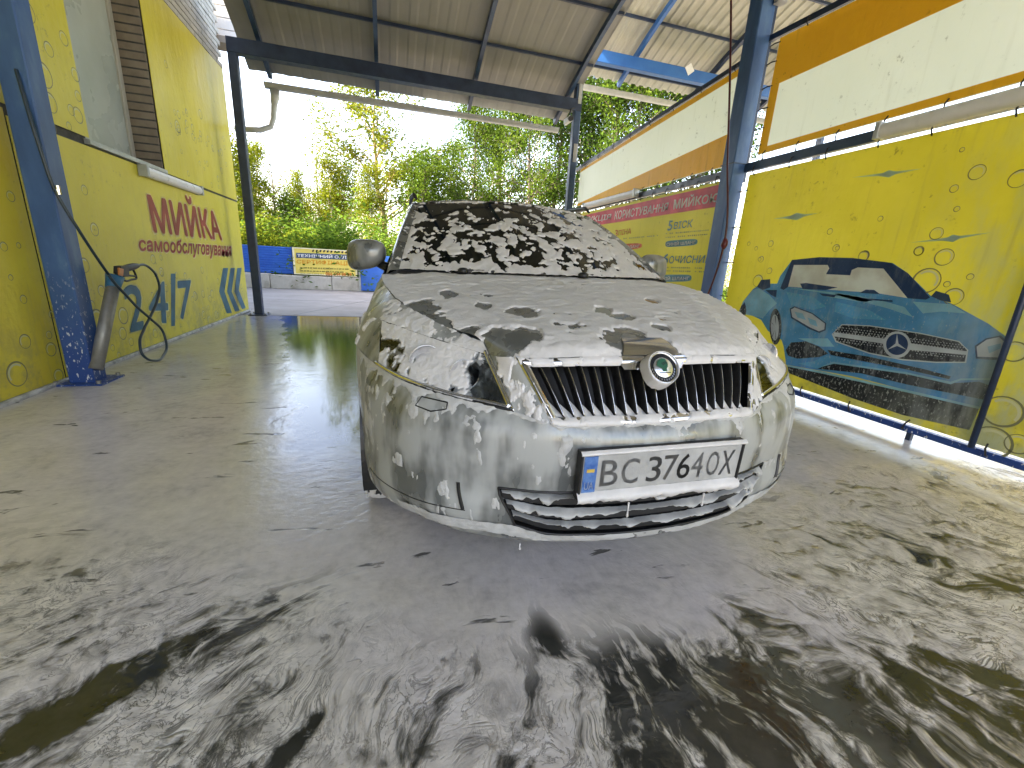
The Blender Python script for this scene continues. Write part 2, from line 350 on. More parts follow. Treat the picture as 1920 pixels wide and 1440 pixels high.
def surf(names, ks, vs):     # ks: station numbers, vs: level numbers inside the patch
    A = np.stack([RA[RN.index(n)] for n in names])                            # L x 29 x 3
    A = hermite(A.transpose(1, 0, 2), KS, kn(ks))                               # nk x L x 3
    z = LZ[[RN.index(n) for n in names]] if names[-1] == 'seam' else np.arange(len(names)) * 1.
    vv = np.interp(vs, np.arange(len(names)), z)
    return hermite(A.transpose(1, 0, 2), z, vv).transpose(1, 0, 2)              # nk x nv x 3
BUMP = RN[:7]; UPPER = ['seam', 'lamp', 'belt']
def lin(a, b, n): return np.linspace(a, b, n)
HP = np.array([(.128,.800),(.150,.824),(.20,.844),(.30,.869),(.45,.898),(.62,.927),(.82,.957),(1.0,.981),(1.10,.992)])   # hood centre line (Y,Z)
def hood(us, ss):            # us across -1..1, ss front..rear 0..1
    side = np.array([RINGS['lamp'][3], RINGS['belt'][3]] + RINGS['belt'][4:9] + [(.805, 1.20, .972)])
    sk = np.array([0, .045, .2, .38, .55, .72, .88, 1.])
    S = hermite(side, sk, ss); ck = np.array([0, .025, .06, .14, .28, .45, .66, .88, 1.]); C = hermite(HP, ck, ss)
    U = us[:, None]; a = np.abs(U); s = ss[None]
    g = a ** (7. - 4.6 * sstep(0, .5, s))
    X = U * S[None, :, 0]; Y = C[None, :, 0] + (S[None, :, 1] - C[None, :, 0]) * g
    Z = C[None, :, 1] + (S[None, :, 2] - C[None, :, 1]) * a ** (2.6)
    Z = Z + .010 * np.exp(-((a - .72) / .07) ** 2) * sstep(.02, .2, s) * (1 - .5 * s) + .006 * np.exp(-((a - .22) / .08) ** 2) * sstep(.05, .2, s) * (1 - s)
    return np.stack([X, Y, Z], -1)
def screen(us, vs):          # windscreen, vs bottom..top
    U = us[:, None]; v = vs[None]; a = np.abs(U)
    X = U * (.722 + (.575 - .722) * v); Yb = 1.06 + .205 * a ** 2.2; Yt = 1.90 + .17 * a ** 2.2
    Zb = 1.002 - .002 * a; Zt = 1.425 - .022 * a ** 2
    return np.stack([X, Yb + (Yt - Yb) * v, Zb + (Zt - Zb) * v + .028 * np.sin(np.pi * v) * (1 - .3 * a)], -1)
def roof(us, vs):
    U = us[:, None]; v = vs[None]; a = np.abs(U)
    X = U * (.575 + .055 * np.sin(np.pi * np.clip(v * 1.1, 0, 1)) - .03 * v); Yf = 1.90 + .17 * a ** 2.2
    Y = Yf + (4.22 - Yf) * v
    return np.stack([X, Y, 1.425 - .022 * a ** 2 + .04 * np.sin(np.pi * np.clip(v * 1.35, 0, 1)) ** 1 * (v < .74) + 0 * a - .075 * np.clip(v - .3, 0, 1) ** 1.4], -1)
def normals(G):
    du = np.gradient(G, axis=0); dv = np.gradient(G, axis=1); n = np.cross(du, dv); return n / (np.linalg.norm(n, axis=-1, keepdims=True) + 1e-9)
WHEELS = ((.913, .316), (3.491, .316))
def arch_cut(G, r=.352):      # snap a side panel to the wheel arch, and the mask of what stays
    G = G.copy(); keep = np.ones((G.shape[0] - 1, G.shape[1] - 1), bool)
    for yc, zc in WHEELS:
        d = np.hypot(G[..., 1] - yc, G[..., 2] - zc); near = np.abs(d - r) < .014
        near &= np.abs(G[..., 0]) > .6
        k = r / np.maximum(d, 1e-6)
        G[..., 1] = np.where(near, yc + (G[..., 1] - yc) * k, G[..., 1]); G[..., 2] = np.where(near, zc + (G[..., 2] - zc) * k, G[..., 2])
        c = (G[:-1, :-1] + G[1:, :-1] + G[1:, 1:] + G[:-1, 1:]) / 4
        keep &= ~((np.hypot(c[..., 1] - yc, c[..., 2] - zc) < r - 1e-4) & (np.abs(c[..., 0]) > .6))
    return G, keep

CAR_X, CAR_Y, CAR_YAW, CAR_ROLL = .773, .966, -.0239, -.014
car = empty('car', (CAR_X, CAR_Y, 0), 'grey estate car covered in soap foam, standing in the wash bay', 'car')
car.rotation_euler = (0, CAR_ROLL, CAR_YAW)
NF = lambda o: o
def sheet(name, G, m, parent, mask=None, out=(0, -1, 0)):
    n = normals(G).reshape(-1, 3).mean(0); return fast_grid(name, G, mask, m, parent, flip=bool(n @ np.array(out) < 0))
def foam(G, t, parent, out=(0, -1, 0), label=None, name='foam_layer', m=None):
    N = normals(G)
    if (N.reshape(-1, 3).mean(0) @ np.array(out)) < 0: N = -N
    V = G + N * np.clip(t, -.004, .03)[..., None]
    tt = np.maximum.reduce([t[:-1, :-1], t[1:, :-1], t[1:, 1:], t[:-1, 1:]])
    o = sheet(name, V, m or M['foam'], parent, tt > -.0015, out)
    if label: o['label'] = label
    o['kind'] = 'stuff'; return o
# ---- bumper: everything below the seam, without the lower intake
bump_o = empty('front_bumper', (0, 0, 0)); bump_o.parent = car; bump_o['label'] = 'grey front bumper with thin streaks of soap'
mb = MB()
for k0, k1, l0, l1, nk, nl in ((-7, 7, 0, 2, 150, 10), (-7, -3, 2, 3, 46, 16), (3, 7, 2, 3, 46, 16), (-7, 7, 3, 6, 150, 24)):
    G = surf(BUMP, lin(k0, k1, nk if k0 == -7 and k1 == 7 else nk), lin(l0, l1, nl)); G, keep = arch_cut(G); mb.grid(G, keep)
bs = mb.build('bumper_skin', M['paint_film'], car, True, weld=.0012); bpy.data.objects.remove(bump_o); bs.name = 'front_bumper'
bs['label'] = 'grey front bumper with thin streaks of soap'
bump_o = bs
# foam on the bumper: dribbles and patches
G = surf(BUMP, lin(-6.9, 6.9, 470), lin(3.02, 5.98, 110)); n1 = fbm(G * np.array([22, 22, 7.]), 4); n2 = fbm(G * np.array([60, 60, 40.]), 3)
lev = lin(3.02, 5.98, 110)[None]; kk = np.abs(lin(-6.9, 6.9, 470))[:, None]
cov = n1 * 1.3 + n2 * .22 - .43 + .95 * np.exp(-((lev - 6) / .28) ** 2) + .22 * sstep(3.8, 5.8, kk) + .16 * np.exp(-((lev - 5.0) / .2) ** 2)
foam(G, np.minimum(cov * .012, .0035 + .0015 * n2), bump_o, m=M['foam_thin'])
for sg in (-1, 1):
    G = surf(BUMP, lin(3.1, 6.9, 190) * sg, lin(1.0, 3.0, 80)); n1 = fbm(G * np.array([20, 20, 8.]) + 5, 4); n2 = fbm(G * np.array([70, 70, 40.]), 3)
    foam(G, np.minimum((n1 * 1.3 - .38 + n2 * .25) * .012, .0035), bump_o, m=M['foam_thin'])
G = surf(BUMP, lin(-5.5, 5.5, 330), lin(1.25, 2.0, 16)); n1 = fbm(G * 14, 4)
foam(G, .004 + .009 * n1 + .002 * fbm(G * 60, 2), bump_o, m=M['foam_thin'])
# dark gaps of the fog lamp covers, headlamp washer covers
for sg in (-1, 1):
    N = surf(BUMP, lin(3.95, 4.05, 2) * sg, lin(2.25, 3.0, 9))
    mb = MB(); mb.tube(N.mean(0) + np.array([0, -.002, 0]), .006, 6); mb.build('fog_cover_gap', M['black'], bump_o)
    N = surf(BUMP, lin(3.95, 6.4, 30) * sg, np.array([2.2, 2.25])); mb = MB(); mb.tube(N.mean(1) + np.array([0, .0005, 0]), .002, 5); mb.build('fog_cover_gap', M['black'], bump_o)
    K = [4.22, 4.72, 4.86, 4.55, 4.25]; L = [5.72, 5.66, 5.25, 5.2, 5.45]
    pts = [surf(BUMP, np.array([k * sg, k * sg + .01]), np.array([l, l + .01]))[0, 0] for k, l in zip(K, L)]
    mb = MB(); mb.tube([p + np.array([0, -.003, 0]) for p in pts + [pts[0]]], .0022, 5); mb.build('washer_cover', M['black'], bump_o)
# ---- lower intake
intake = MB(); Gi = surf(BUMP, lin(-3, 3, 60), lin(2, 3, 6)); back = Gi + np.array([0, .09, 0])
intake.grid(back)
for e, b in ((Gi[:, 0], back[:, 0]), (Gi[:, -1], back[:, -1]), (Gi[0], back[0]), (Gi[-1], back[-1])): intake.grid(np.stack([e, b], 1))
lg = intake.build('lower_grille', M['black'], car)
edge = np.concatenate([Gi[:, 0], Gi[-1], Gi[::-1, -1], Gi[0, ::-1]])
mb = MB(); mb.tube(edge, .004, 8, cap=False); mb.build('grille_frame', M['black'], lg, True)
for q, lv in enumerate((2.12, 2.42, 2.72)):
    P = surf(BUMP, lin(-2.95, 2.95, 160), lin(lv, lv + .12, 2)); f = P[:, 0]; g = P[:, 1]
    mb = MB(); A = np.stack([f + (0, .02, 0), f + (0, .002, 0), g + (0, .002, .004), g + (0, .03, .008)], 1); mb.grid(A); mb.grid((A + np.array([0, .012, -.006]))[::-1])
    sl_ = mb.build('slat', M['black'], lg)
    # foam lying on the slat, with a dripping lower edge
    xs = f[:, 0]; dn = fbm(np.stack([xs * 10, xs * 0 + q * 9.1, xs * 0], -1), 3); dn2 = fbm(np.stack([xs * 60, xs * 0 + q * 5, xs * 0], -1), 2)
    hgt = .012 + .085 * dn + .018 * dn2; hgt = np.where(dn < -.08, .0015, np.maximum(hgt, .002)) * (.55 + .45 * sstep(.0, .3, np.abs(xs + .05) - .05))
    t = lin(0, 1, 9)[None]; top = g + np.array([0, .012, .012])
    B = top[:, None] + np.stack([0 * t + 0 * hgt[:, None], -.026 * np.sin(np.pi * np.minimum(t * .75 + .0, 1)) - .0 * t + 0 * hgt[:, None], -hgt[:, None] * t], -1)
    B[..., 1] += .006 * fbm(B * 50, 3); fo = sheet('foam_layer', B, M['foam_thin'], sl_)
for k in (-2.4, -1.6, -.8, 0, .8, 1.6, 2.4):
    P = surf(BUMP, np.array([k, k + .05]), lin(2.02, 2.98, 8)).mean(0) + np.array([0, .035, 0]); mb = MB(); mb.tube(P, .006, 6); mb.build('upright', M['black'], lg)
for sg in (-1, 1):   # blanked outer ends of the intake, soapy
    P = surf(BUMP, lin(2.05, 2.97, 40) * sg, lin(2.05, 2.95, 30)) + np.array([0, .035, 0])
    sheet('end_panel', P, M['black'], lg); n1 = fbm(P * np.array([18, 18, 40]) + 3, 4); foam(P, np.minimum(.003 + .014 * n1, .006), lg, m=M['foam_thin'])
# ---- grille
Gg = surf(['seam', 'lamp'], lin(-2, 2, 50), lin(0, 1, 8)); bk = Gg + np.array([0, .08, 0])
mb = MB(); mb.grid(bk)
for e, b in ((Gg[:, 0], bk[:, 0]), (Gg[:, -1], bk[:, -1]), (Gg[0], bk[0]), (Gg[-1], bk[-1])): mb.grid(np.stack([e, b], 1))
gr = mb.build('radiator_grille', M['black'], car)
edge = np.concatenate([Gg[:, 0], Gg[-1], Gg[::-1, -1], Gg[0, ::-1]])
for a_, b_, c_, d_, nk_, nl_ in ((-2.0, 2.0, .86, 1.02, 120, 8), (-2.0, 2.0, -.02, .12, 120, 8), (-2.03, -1.86, .0, 1., 8, 40), (1.86, 2.03, .0, 1., 8, 40)):
    Gq = surf(['seam', 'lamp'], lin(a_, b_, nk_), np.clip(lin(c_, d_, nl_), 0, 1)); rim_ = np.sin(np.pi * (lin(0, 1, nl_)[None] if nl_ == 8 else lin(0, 1, nk_)[:, None])) * .007 + .001
    Gq = Gq + np.array([0, -1, 0]) * rim_[..., None]; fo_ = sheet('grille_frame', Gq, M['chrome'], gr)
    Gd = surf(['seam', 'lamp'], lin(a_, b_, nk_ * 3), np.clip(lin(c_, d_, nl_ * 3), 0, 1)) + np.array([0, -1, 0]) * ((np.sin(np.pi * (lin(0, 1, nl_ * 3)[None] if nl_ == 8 else lin(0, 1, nk_ * 3)[:, None])) * .007 + .001)[..., None])
    n_ = fbm(Gd * 22 + 3, 4); n_ = n_ + (.22 if nl_ == 8 else -.08); n_ = np.minimum(n_, (np.abs(Gd[..., 0]) - .10) * 8) if c_ > .5 else n_; foam(Gd, np.minimum(n_ * .02, .003), fo_)
NSL = 19; kk_ = np.interp(lin(-1, 1, NSL + 2)[1:-1] * .95, surf(['seam', 'lamp'], lin(-2, 2, 60), np.array([.5, .51]))[:, 0, 0] / .375, lin(-2, 2, 60))
slat_black = noisy('grille_slat_black', (.004, .004, .004), (.006, .006, .006), 20, .7, bump=0)
for i, k in enumerate(kk_):
    P = surf(['seam', 'lamp'], np.array([k - .01, k + .01]), lin(.10, .90, 14)).mean(0)
    bow = np.sin(np.pi * lin(0, 1, 14)); f = P + np.stack([0 * bow, .010 - .006 * bow, 0 * bow], -1)
    mb = MB()
    for dx, dy in ((-.0035, 0), (.0035, 0)): pass
    A = np.stack([f + (-.003, .05, 0), f + (-.004, .004, 0), f + (0, 0, 0), f + (.004, .004, 0), f + (.003, .05, 0)], 1); mb.grid(A)
    so_ = mb.build('slat', slat_black, gr, True)
    mb = MB(); mb.tube(f + np.array([0, -.0003, 0]), .0012, 6); mb.build('chrome_edge', M['chrome'], so_, True)
# foam heaped between the slats at the bottom of the grille
ke = np.concatenate([[-1.85], kk_, [1.85]])
for a, b in zip(ke[:-1], ke[1:]):
    hh = .20 + .14 * random.random()
    q = lin(0, 1, 7); K = a + (b - a) * q; top = .11 + hh * (1 - q) ** 1.1
    B = np.stack([surf(['seam', 'lamp'], np.full(2, k) + np.array([0, .001]), lin(.07, max(.1, t_), 6))[0] for k, t_ in zip(K, top)])
    B = B + np.array([0, .010, 0]); B[..., 1] += lin(-.010, .020, 6)[None] + .004 * fbm(B * 60, 2)
    sheet('foam_wedge', B, M['foam'], gr)
# badge: chrome nose plate, ring and winged arrow disc
pl = surf(['lamp', 'belt'], np.array([0, .01]), np.array([0, .01]))[0, 0]
BM = Matrix.Translation((0.0, .074, .770)) @ Matrix.Rotation(R_(-33), 4, 'X')
def disc(mb, r0, r1, y0, y1, n=40):
    prof = [(r0, 0), (r1, 0)]
    return mb
Lx = Matrix.Rotation(R_(-90), 4, 'Z')      # lathe axis X -> -Y (towards the front)
mb = MB(); mb.lathe([(.0, .0), (.048, .0), (.050, .004), (.050, .018), (.0475, .022), (.0440, .023), (.0425, .019), (.0425, .0185)], 40, BM @ Lx); bdg = mb.build('badge', M['chrome'], gr, True)
mb = MB(); mb.lathe([(.0425, .0187), (.030, .0187)], 40, BM @ Lx); mb.build('badge_ring', mat('badge_black', (.015, .015, .015), .25, .3), bdg, True)
mb = MB(); mb.lathe([(.031, .0185), (.031, .021), (.029, .0225), (.0, .0235)], 40, BM @ Lx); mb.build('badge_disc', mat('badge_silver', (.8, .82, .8), .22, .9), bdg, True)
def onbadge(pts, z=-.0245): return [BM @ Vector((x, z, y)) for x, y in pts]
arrow = [(-.0235,.004),(-.019,.018),(-.006,.0265),(.007,.0245),(.0125,.012),(.0115,.001),(.006,-.005),(.007,-.013),(-.005,-.013),(-.0065,-.006),(-.015,-.001)]
mb = MB(); mb.prism(onbadge(arrow), BM.to_3x3() @ Vector((0, -.002, 0))); mb.build('emblem_arrow', mat('emblem_green', (.005, .09, .045), .3), bdg)
mb = MB(); mb.prism(onbadge([(-.019,-.016),(.017,-.016),(.017,-.0185),(-.019,-.0185)]), BM.to_3x3() @ Vector((0, -.002, 0)))
for x, y in ((-.009, .012), (-.004, .0145), (.002, .016)): mb.prism(onbadge([(x, y), (x + .0035, y + .001), (x + .009, y - .006), (x + .006, y - .007)], -.0255), BM.to_3x3() @ Vector((0, -.0015, 0)))
mb.build('emblem_line', M['black'], bdg)
mb = MB()
for i in range(14):                          # raised marks round the ring
    an = math.pi * (.05 + i / 13 * .9) * (1 if i % 1 == 0 else 1) + math.pi
    if 3 < i < 10 and False: continue
    c = (math.cos(an) * .0365, math.sin(an) * .0365); mb.prism(onbadge([(c[0] - .0018, c[1] - .0028), (c[0] + .0018, c[1] - .0028), (c[0] + .0018, c[1] + .0028), (c[0] - .0018, c[1] + .0028)], -.0187), BM.to_3x3() @ Vector((0, -.0012, 0)))
mb.build('ring_marks', M['chrome'], bdg)
th = lin(0, 2 * np.pi, 70); rr = lin(0, 1, 8)   # foam collar round the badge
C = np.array([[BM @ Vector((math.cos(t) * (.047 + .009 * r * (1 + .3 * math.sin(3 * t + 1))), -.016 - .012 * math.sin(math.pi * min(1, r * .8 + .2)) + .030 * r ** 2, math.sin(t) * (.047 + .009 * r * (1 + .25 * math.sin(2 * t))))) for r in rr] for t in th])
C += .002 * fbm(C * 90, 2)[..., None]; sheet('foam_collar', C, M['foam'], gr)
NP = hood(lin(-.20, .20, 30), lin(0.0, .055, 12)) + np.array([0, -.004, .004])
taper = (lin(1.0, .72, 12))[None]; NP[..., 0] *= taper
npo = sheet('nose_plate', NP, M['chrome'], gr, out=(0, -1, .5))
NP2 = surf(['seam', 'lamp'], lin(-.65, .65, 20), lin(.80, 1.0, 6)) + np.array([0, -.006, 0]); NP2[..., 0] *= lin(.8, 1., 6)[None]; sheet('nose_plate', NP2, M['chrome'], gr)
# ---- hood
hd = sheet('hood', hood(lin(-1, 1, 120), np.concatenate([lin(0, .06, 12)[:-1], lin(.06, 1, 70)])), M['paint'], car, out=(0, -.3, 1))
hss = np.concatenate([lin(0, .08, 26)[:-1], lin(.08, 1, 215)])
Gh = hood(lin(-1, 1, 330), hss); P = Gh
n1 = fbm(P * np.array([5, 5, 5.]) + 2, 5); n2 = fbm(P * np.array([26, 26, 26.]), 4); n3 = fbm(P * np.array([9, 30, 9.]) + 8, 4)
cov = .32 + .55 * n1 + .30 * n2 + .1 * n3
HOLES = []
for hx, hy, rx, ry, an in HOLES_IN:
    dx, dy = P[..., 0] - hx, P[..., 1] - hy; c, s = math.cos(an), math.sin(an); u, v = (dx * c + dy * s) / rx, (-dx * s + dy * c) / ry
    q = np.sqrt(u * u + v * v) + .95 * fbm(P * 13 + hx * 7, 4) + .3 * fbm(P * 45, 3)
    cov = np.minimum(cov, (q - 1.0) * 1.1)
cov = np.minimum(cov, 8 * np.maximum(np.maximum(np.abs(P[..., 0]) - .105 + (P[..., 1] - .128) * .5, (P[..., 1] - .185) * 1.5), -.2) + .25 * fbm(P * 40, 3) + .05)
t = np.minimum(cov * .05, +.0055 + .005 * n2 + (.003 + .006 * sstep(.5, 1., P[..., 1])) * n3 + .003 * n1 + .003 * fbm(P * np.array([14, 60, 14.]) + n2[..., None] * .6, 3) * sstep(.35, .9, P[..., 1]))
foam(Gh, t, hd, out=(0, -.3, 1))
# ---- nose strips between grille and headlights, fenders and body sides
for sg in (-1, 1):
    G = surf(['seam', 'lamp'], lin(2, 3, 14) * sg, lin(0, 1, 24)); sheet('nose_strip', G, M['paint_film'], car)
    Gf = surf(['seam', 'lamp'], lin(2.02, 3, 60) * sg, lin(0, 1, 80)); n = fbm(Gf * np.array([24, 24, 12]) + 1, 4); foam(Gf, np.minimum((n * 1.3 + .05) * .03, .005), car)
    G1 = surf(UPPER, lin(6, 8.2, 40) * sg, lin(0, 1, 30)); G1, k1 = arch_cut(G1); G2 = surf(UPPER, lin(3, 8.2, 90) * sg, lin(1, 2, 14))
    mb = MB(); mb.grid(G1, k1); mb.grid(G2); fe = mb.build('fender', M['paint_film'], car, True, weld=.001)
    n = normals(G2).reshape(-1, 3).mean(0)
    Ff = surf(UPPER, lin(3, 8.2, 300) * sg, lin(1.0, 2, 60)); n = fbm(Ff * 9 + 4, 4); n2_ = fbm(Ff * 34, 4)
    foam(Ff, np.minimum((.16 + n * .8 + n2_ * .35 - .42 * sstep(5.0, 7.4, lin(3, 8.2, 300))[:, None]) * .03, .004 + .005 * n2_), fe, out=(sg * .5, -.3, 1))
    Ff = surf(UPPER, lin(6, 8.2, 150) * sg, lin(0, 1, 70)); n = fbm(Ff * np.array([14, 14, 6]) + 4, 4); n2_ = fbm(Ff * 40, 3)
    foam(Ff, np.minimum((-.16 + n * 1.2 + n2_ * .35) * .04, .006 + .006 * n2_), fe, out=(sg, -.3, .2))
    # side: one skin below the belt from the front arch to the tail
    mb = MB(); G = surf(BUMP, lin(7, 14, 260) * sg, lin(1, 6, 60)); G, k = arch_cut(G); mb.grid(G, k); mb.grid(surf(UPPER, lin(8.2, 14, 120) * sg, lin(0, 2, 20)))
    sd = mb.build('body_side', M['paint_film'], car, True, weld=.001)
    for yc, zc in WHEELS:
        mb = MB(); mb.lathe([(.36, .60), (.36, .885)], 48, Matrix.Translation((0, yc, zc)) @ Matrix.Diagonal((sg, 1, 1, 1))); mb.lathe([(.0, .60), (.36, .60)], 48, Matrix.Translation((0, yc, zc)) @ Matrix.Diagonal((sg, 1, 1, 1)))
        V = np.array(mb.v); F = [f for f in mb.f if max(V[list(f)][:, 2]) > .20]; mb.f = F; mb.build('wheel_arch', M['black'], car)
# underbody
mb = MB(); mb.box(-.62, .62, .5, 4.3, .165, .45); mb.build('underbody', M['black'], car)
# ---- headlights
lens = bpy.data.materials.new('lamp_lens'); lens.use_nodes = True; t_ = lens.node_tree; [t_.nodes.remove(x) for x in list(t_.nodes) if x.type == 'BSDF_PRINCIPLED']
tr = t_.nodes.new('ShaderNodeBsdfTransparent'); tr.inputs[0].default_value = (.86, .88, .87, 1); gl = t_.nodes.new('ShaderNodeBsdfGlossy'); gl.inputs['Roughness'].default_value = .04
fr = t_.nodes.new('ShaderNodeFresnel'); fr.inputs[0].default_value = 1.5; mx = t_.nodes.new('ShaderNodeMixShader')
t_.links.new(fr.outputs[0], mx.inputs[0]); t_.links.new(tr.outputs[0], mx.inputs[1]); t_.links.new(gl.outputs[0], mx.inputs[2]); t_.links.new(mx.outputs[0], t_.nodes['Material Output'].inputs[0])
M['lens'] = lens
lamp_in = noisy('lamp_housing', (.22, .23, .22), (.42, .44, .42), 18, .25, .7, bump=.1)
for sg in (-1, 1):
    G = surf(['seam', 'lamp'], lin(3, 6, 60) * sg, lin(0, 1, 20)); N = normals(G); N = N if (N.reshape(-1, 3).mean(0) @ np.array([0, -1, 0])) > 0 else -N
    a = lin(0, 1, 60)[:, None]; b = lin(0, 1, 20)[None]; depth = .055 * (np.minimum(1, 6 * np.minimum(a, 1 - a)) * np.minimum(1, 5 * np.minimum(b, 1 - b)))
    hl = sheet('headlight', G - N * (depth + .003)[..., None], lamp_in, car)
    sheet('lens', G + N * .001, M['lens'], hl)
    for k, l, r in ((3.75, .42, .045), (4.55, .45, .052)):
        c = surf(['seam', 'lamp'], np.array([k, k + .01]) * sg, np.array([l, l + .01]))[0, 0] + np.array([0, .045, 0])
        mb = MB(); mb.lathe([(.0, -.03), (r * .5, -.026), (r * .8, -.012), (r, .012), (r * 1.04, .016), (r * 1.04, .010), (r, .006)], 28, Matrix.Translation(c) @ Lx); mb.build('reflector', M['chrome'], hl, True)
        mb = MB(); mb.lathe([(.014, -.02), (.014, .008), (.008, .016), (0, .018)], 16, Matrix.Translation(c) @ Lx); mb.build('bulb', mat('bulb_glass', (.6, .62, .6), .1, 0, .5, 1) if sg < 0 and k < 4 else bpy.data.materials['bulb_glass'], hl, True)
    fr_ = np.concatenate([G[:, 0], G[-1]]) ; mb = MB(); mb.tube(G[:, 0] + np.array([0, -.0005, 0]), .004, 8); mb.build('lamp_seal', M['black'], hl, True); mb = MB(); mb.tube(G[0] + np.array([0, -.001, 0]), .003, 8); mb.build('lamp_trim', M['chrome'], hl, True)
    mb = MB(); mb.tube(np.concatenate([G[::-1, 0], G[0]]) * 1 + np.array([.011 * sg, .012, .009]), .006, 8); mb.build('lamp_trim', M['chrome'], hl, True)
    mb = MB(); mb.tube(G[:, -1] + np.array([0, .001, 0]), .004, 6); mb.build('lamp_seal', M['black'], hl, True)
    Gf = surf(['seam', 'lamp'], lin(3, 6, 210) * sg, lin(0, 1, 110)); kq = lin(3, 6, 210)[:, None]; lq = lin(0, 1, 110)[None]
    n = fbm(Gf * np.array([15, 15, 15]) + 6, 4); n2_ = fbm(Gf * 45, 3)
    cv = n * 1.25 + n2_ * .5 - .30 + .55 * sstep(.55, 1.0, lq) + .5 * (1 - sstep(0, .10, lq)) - .7 * np.exp(-((kq - 3.35) / .4) ** 2) * (1 - sstep(.6, .9, lq)) + .85 * sstep(3.45, 4.0, kq) * (1 - .5 * sstep(4.8, 5.6, kq))
    foam(Gf, np.minimum(cv * .02, .004 + .003 * n2_), hl)
# ---- windscreen, roof, pillars, cabin
ws = sheet('windscreen', screen(lin(-1, 1, 60), lin(0, 1, 30)), M['glass_dark'], car, out=(0, -1, .7))
Gw = screen(lin(-1, 1, 300), lin(0.0, 1, 165)); vq = lin(0, 1, 165)[None]; uq = lin(-1, 1, 300)[:, None]
wp = fbm(Gw * 6 + 3, 3)[..., None] * .04
n1 = fbm((Gw + wp) * np.array([15, 10, 18.]) + 1, 4, .5); n2 = fbm((Gw + wp) * np.array([30, 22, 34.]), 3); n0 = fbm(Gw * 4, 3)
cov = .0 + 1.15 * n1 + .55 * n2 + .35 * n0 + .22 * sstep(.15, .8, uq) + .45 * (1 - sstep(0, .12, vq)) - .42 * sstep(.62, .9, vq) * (1 - .6 * sstep(.2, .8, uq)) - .10 * sstep(.2, .5, vq) * (1 - sstep(-.2, .4, uq)) + .35 * (1 - sstep(-1, -.93, uq)) + .6 * sstep(.975, .995, vq)
foam(Gw, np.minimum(cov * .055, .006 + .006 * n2), ws, out=(0, -1, .7))
rf = sheet('roof', roof(lin(-1, 1, 60), lin(0, 1, 60)), M['paint_film'], car, out=(0, 0, 1))
Gr = roof(lin(-1, 1, 240), lin(0, .7, 200)); n = fbm(Gr * 6 + 2, 4); n2 = fbm(Gr * 25, 4)
foam(Gr, np.minimum((.35 + n * .6 + n2 * .4) * .04, .007 + .012 * n2 + .006 * n), rf, out=(0, 0, 1))
belt = lambda k: surf(UPPER, np.array([k, k * 1.0005]), np.array([1.999, 2.]))[0, 1]
for sg in (-1, 1):
    e = screen(np.array([sg * 1.0, sg * .999]), lin(0, 1, 24))[0]; oo = np.stack([np.linspace(sg * .79, sg * .628, 24), np.linspace(1.25, 2.16, 24), np.linspace(.968, 1.405, 24) + .028 * np.sin(np.pi * lin(0, 1, 24))], -1)
    md = (e + oo) / 2 + np.array([sg * .012, -.012, .012])
    G = np.stack([e, md, oo], 1); pa = sheet('windscreen_pillar', G, M['paint'], car, out=(sg, -1, .5))
    tt = lin(0, 1, 9); Gf = np.stack([hermite(G.transpose(1, 0, 2), np.array([0, .5, 1.]), tt)], 0)[0].transpose(1, 0, 2)
    Gf = hermite(Gf, lin(0, 1, 24), lin(0, 1, 160)); n = fbm(Gf * np.array([30, 30, 20]), 4); foam(Gf, np.minimum((n * 1.3 - .42) * .03, .003), pa, out=(sg, -1, .5))
    # side windows
    lo = np.array([belt(k * sg) for k in lin(8.9, 12, 40)]); up = np.stack([np.interp(lin(0, 1, 40), [0, .3, .85, 1], [.628, .64, .61, .57]) * sg, np.interp(lin(0, 1, 40), [0, .3, .85, 1], [2.10, 2.5, 4.0, 4.22]), np.interp(lin(0, 1, 40), [0, .3, .85, 1], [1.400, 1.425, 1.37, 1.34])], -1)
    sheet('side_window', np.stack([lo, up], 1), M['glass_dark'], car, out=(sg, 0, .3))
    mb = MB(); mb.tube([(sg * .60, 2.02, 1.425), (sg * .612, 2.12, 1.462), (sg * .618, 2.4, 1.478), (sg * .60, 3.7, 1.455), (sg * .585, 3.95, 1.40)], [.008, .013, .015, .015, .008], 8); mb.build('roof_rail', M['black'], car, True)
    # tail: closed with a plain rear window and gate half
lo = np.array([belt(k) for k in lin(-12, -14, 8)] + [belt(k) for k in lin(14, 12, 8)][0:]); lo = lo[np.argsort(lo[:, 0])]
up = np.stack([lin(-.57, .57, 16), np.full(16, 4.22), np.full(16, 1.34)], -1); sheet('rear_window', np.stack([lo, up], 1), M['glass_dark'], car, out=(0, 1, .5))
# cowl below the windscreen, wipers
cw = np.stack([hood(lin(-1, 1, 60), np.array([.999, 1.]))[:, 1] - np.array([0, .01, .004]), screen(lin(-1, 1, 60), np.array([0, .02]))[:, 1] + np.array([0, .01, -.006])], 1); sheet('cowl', cw, M['black'], car, out=(0, -.2, 1))
for x0, x1, y in ((-.43, .16, 0), (.17, .62, 0)):
    u0, u1 = x0 / .72, x1 / .72; b = screen(lin(u0, u1, 12), np.array([.035, .05]))[:, 0] + np.array([0, -.012, .010])
    b[:, 2] -= .022; b[0] += np.array([0, -.03, -.0])
    mb = MB(); mb.tube(b, [.012, .011, .010, .009, .008, .007, .006, .006, .005, .005, .004, .004], 8); wi = mb.build('wiper', M['black'], car, True)
    mb = MB(); mb.lathe([(.0, -.01), (.026, -.01), (.026, .008), (.016, .016), (0, .018)], 18, Matrix.Translation(Vector(b[0])) @ Matrix.Rotation(R_(-90), 4, 'Y') @ Matrix.Diagonal((1, 1, 1, 1))); mb.build('wiper_pivot', M['black'], wi, True)
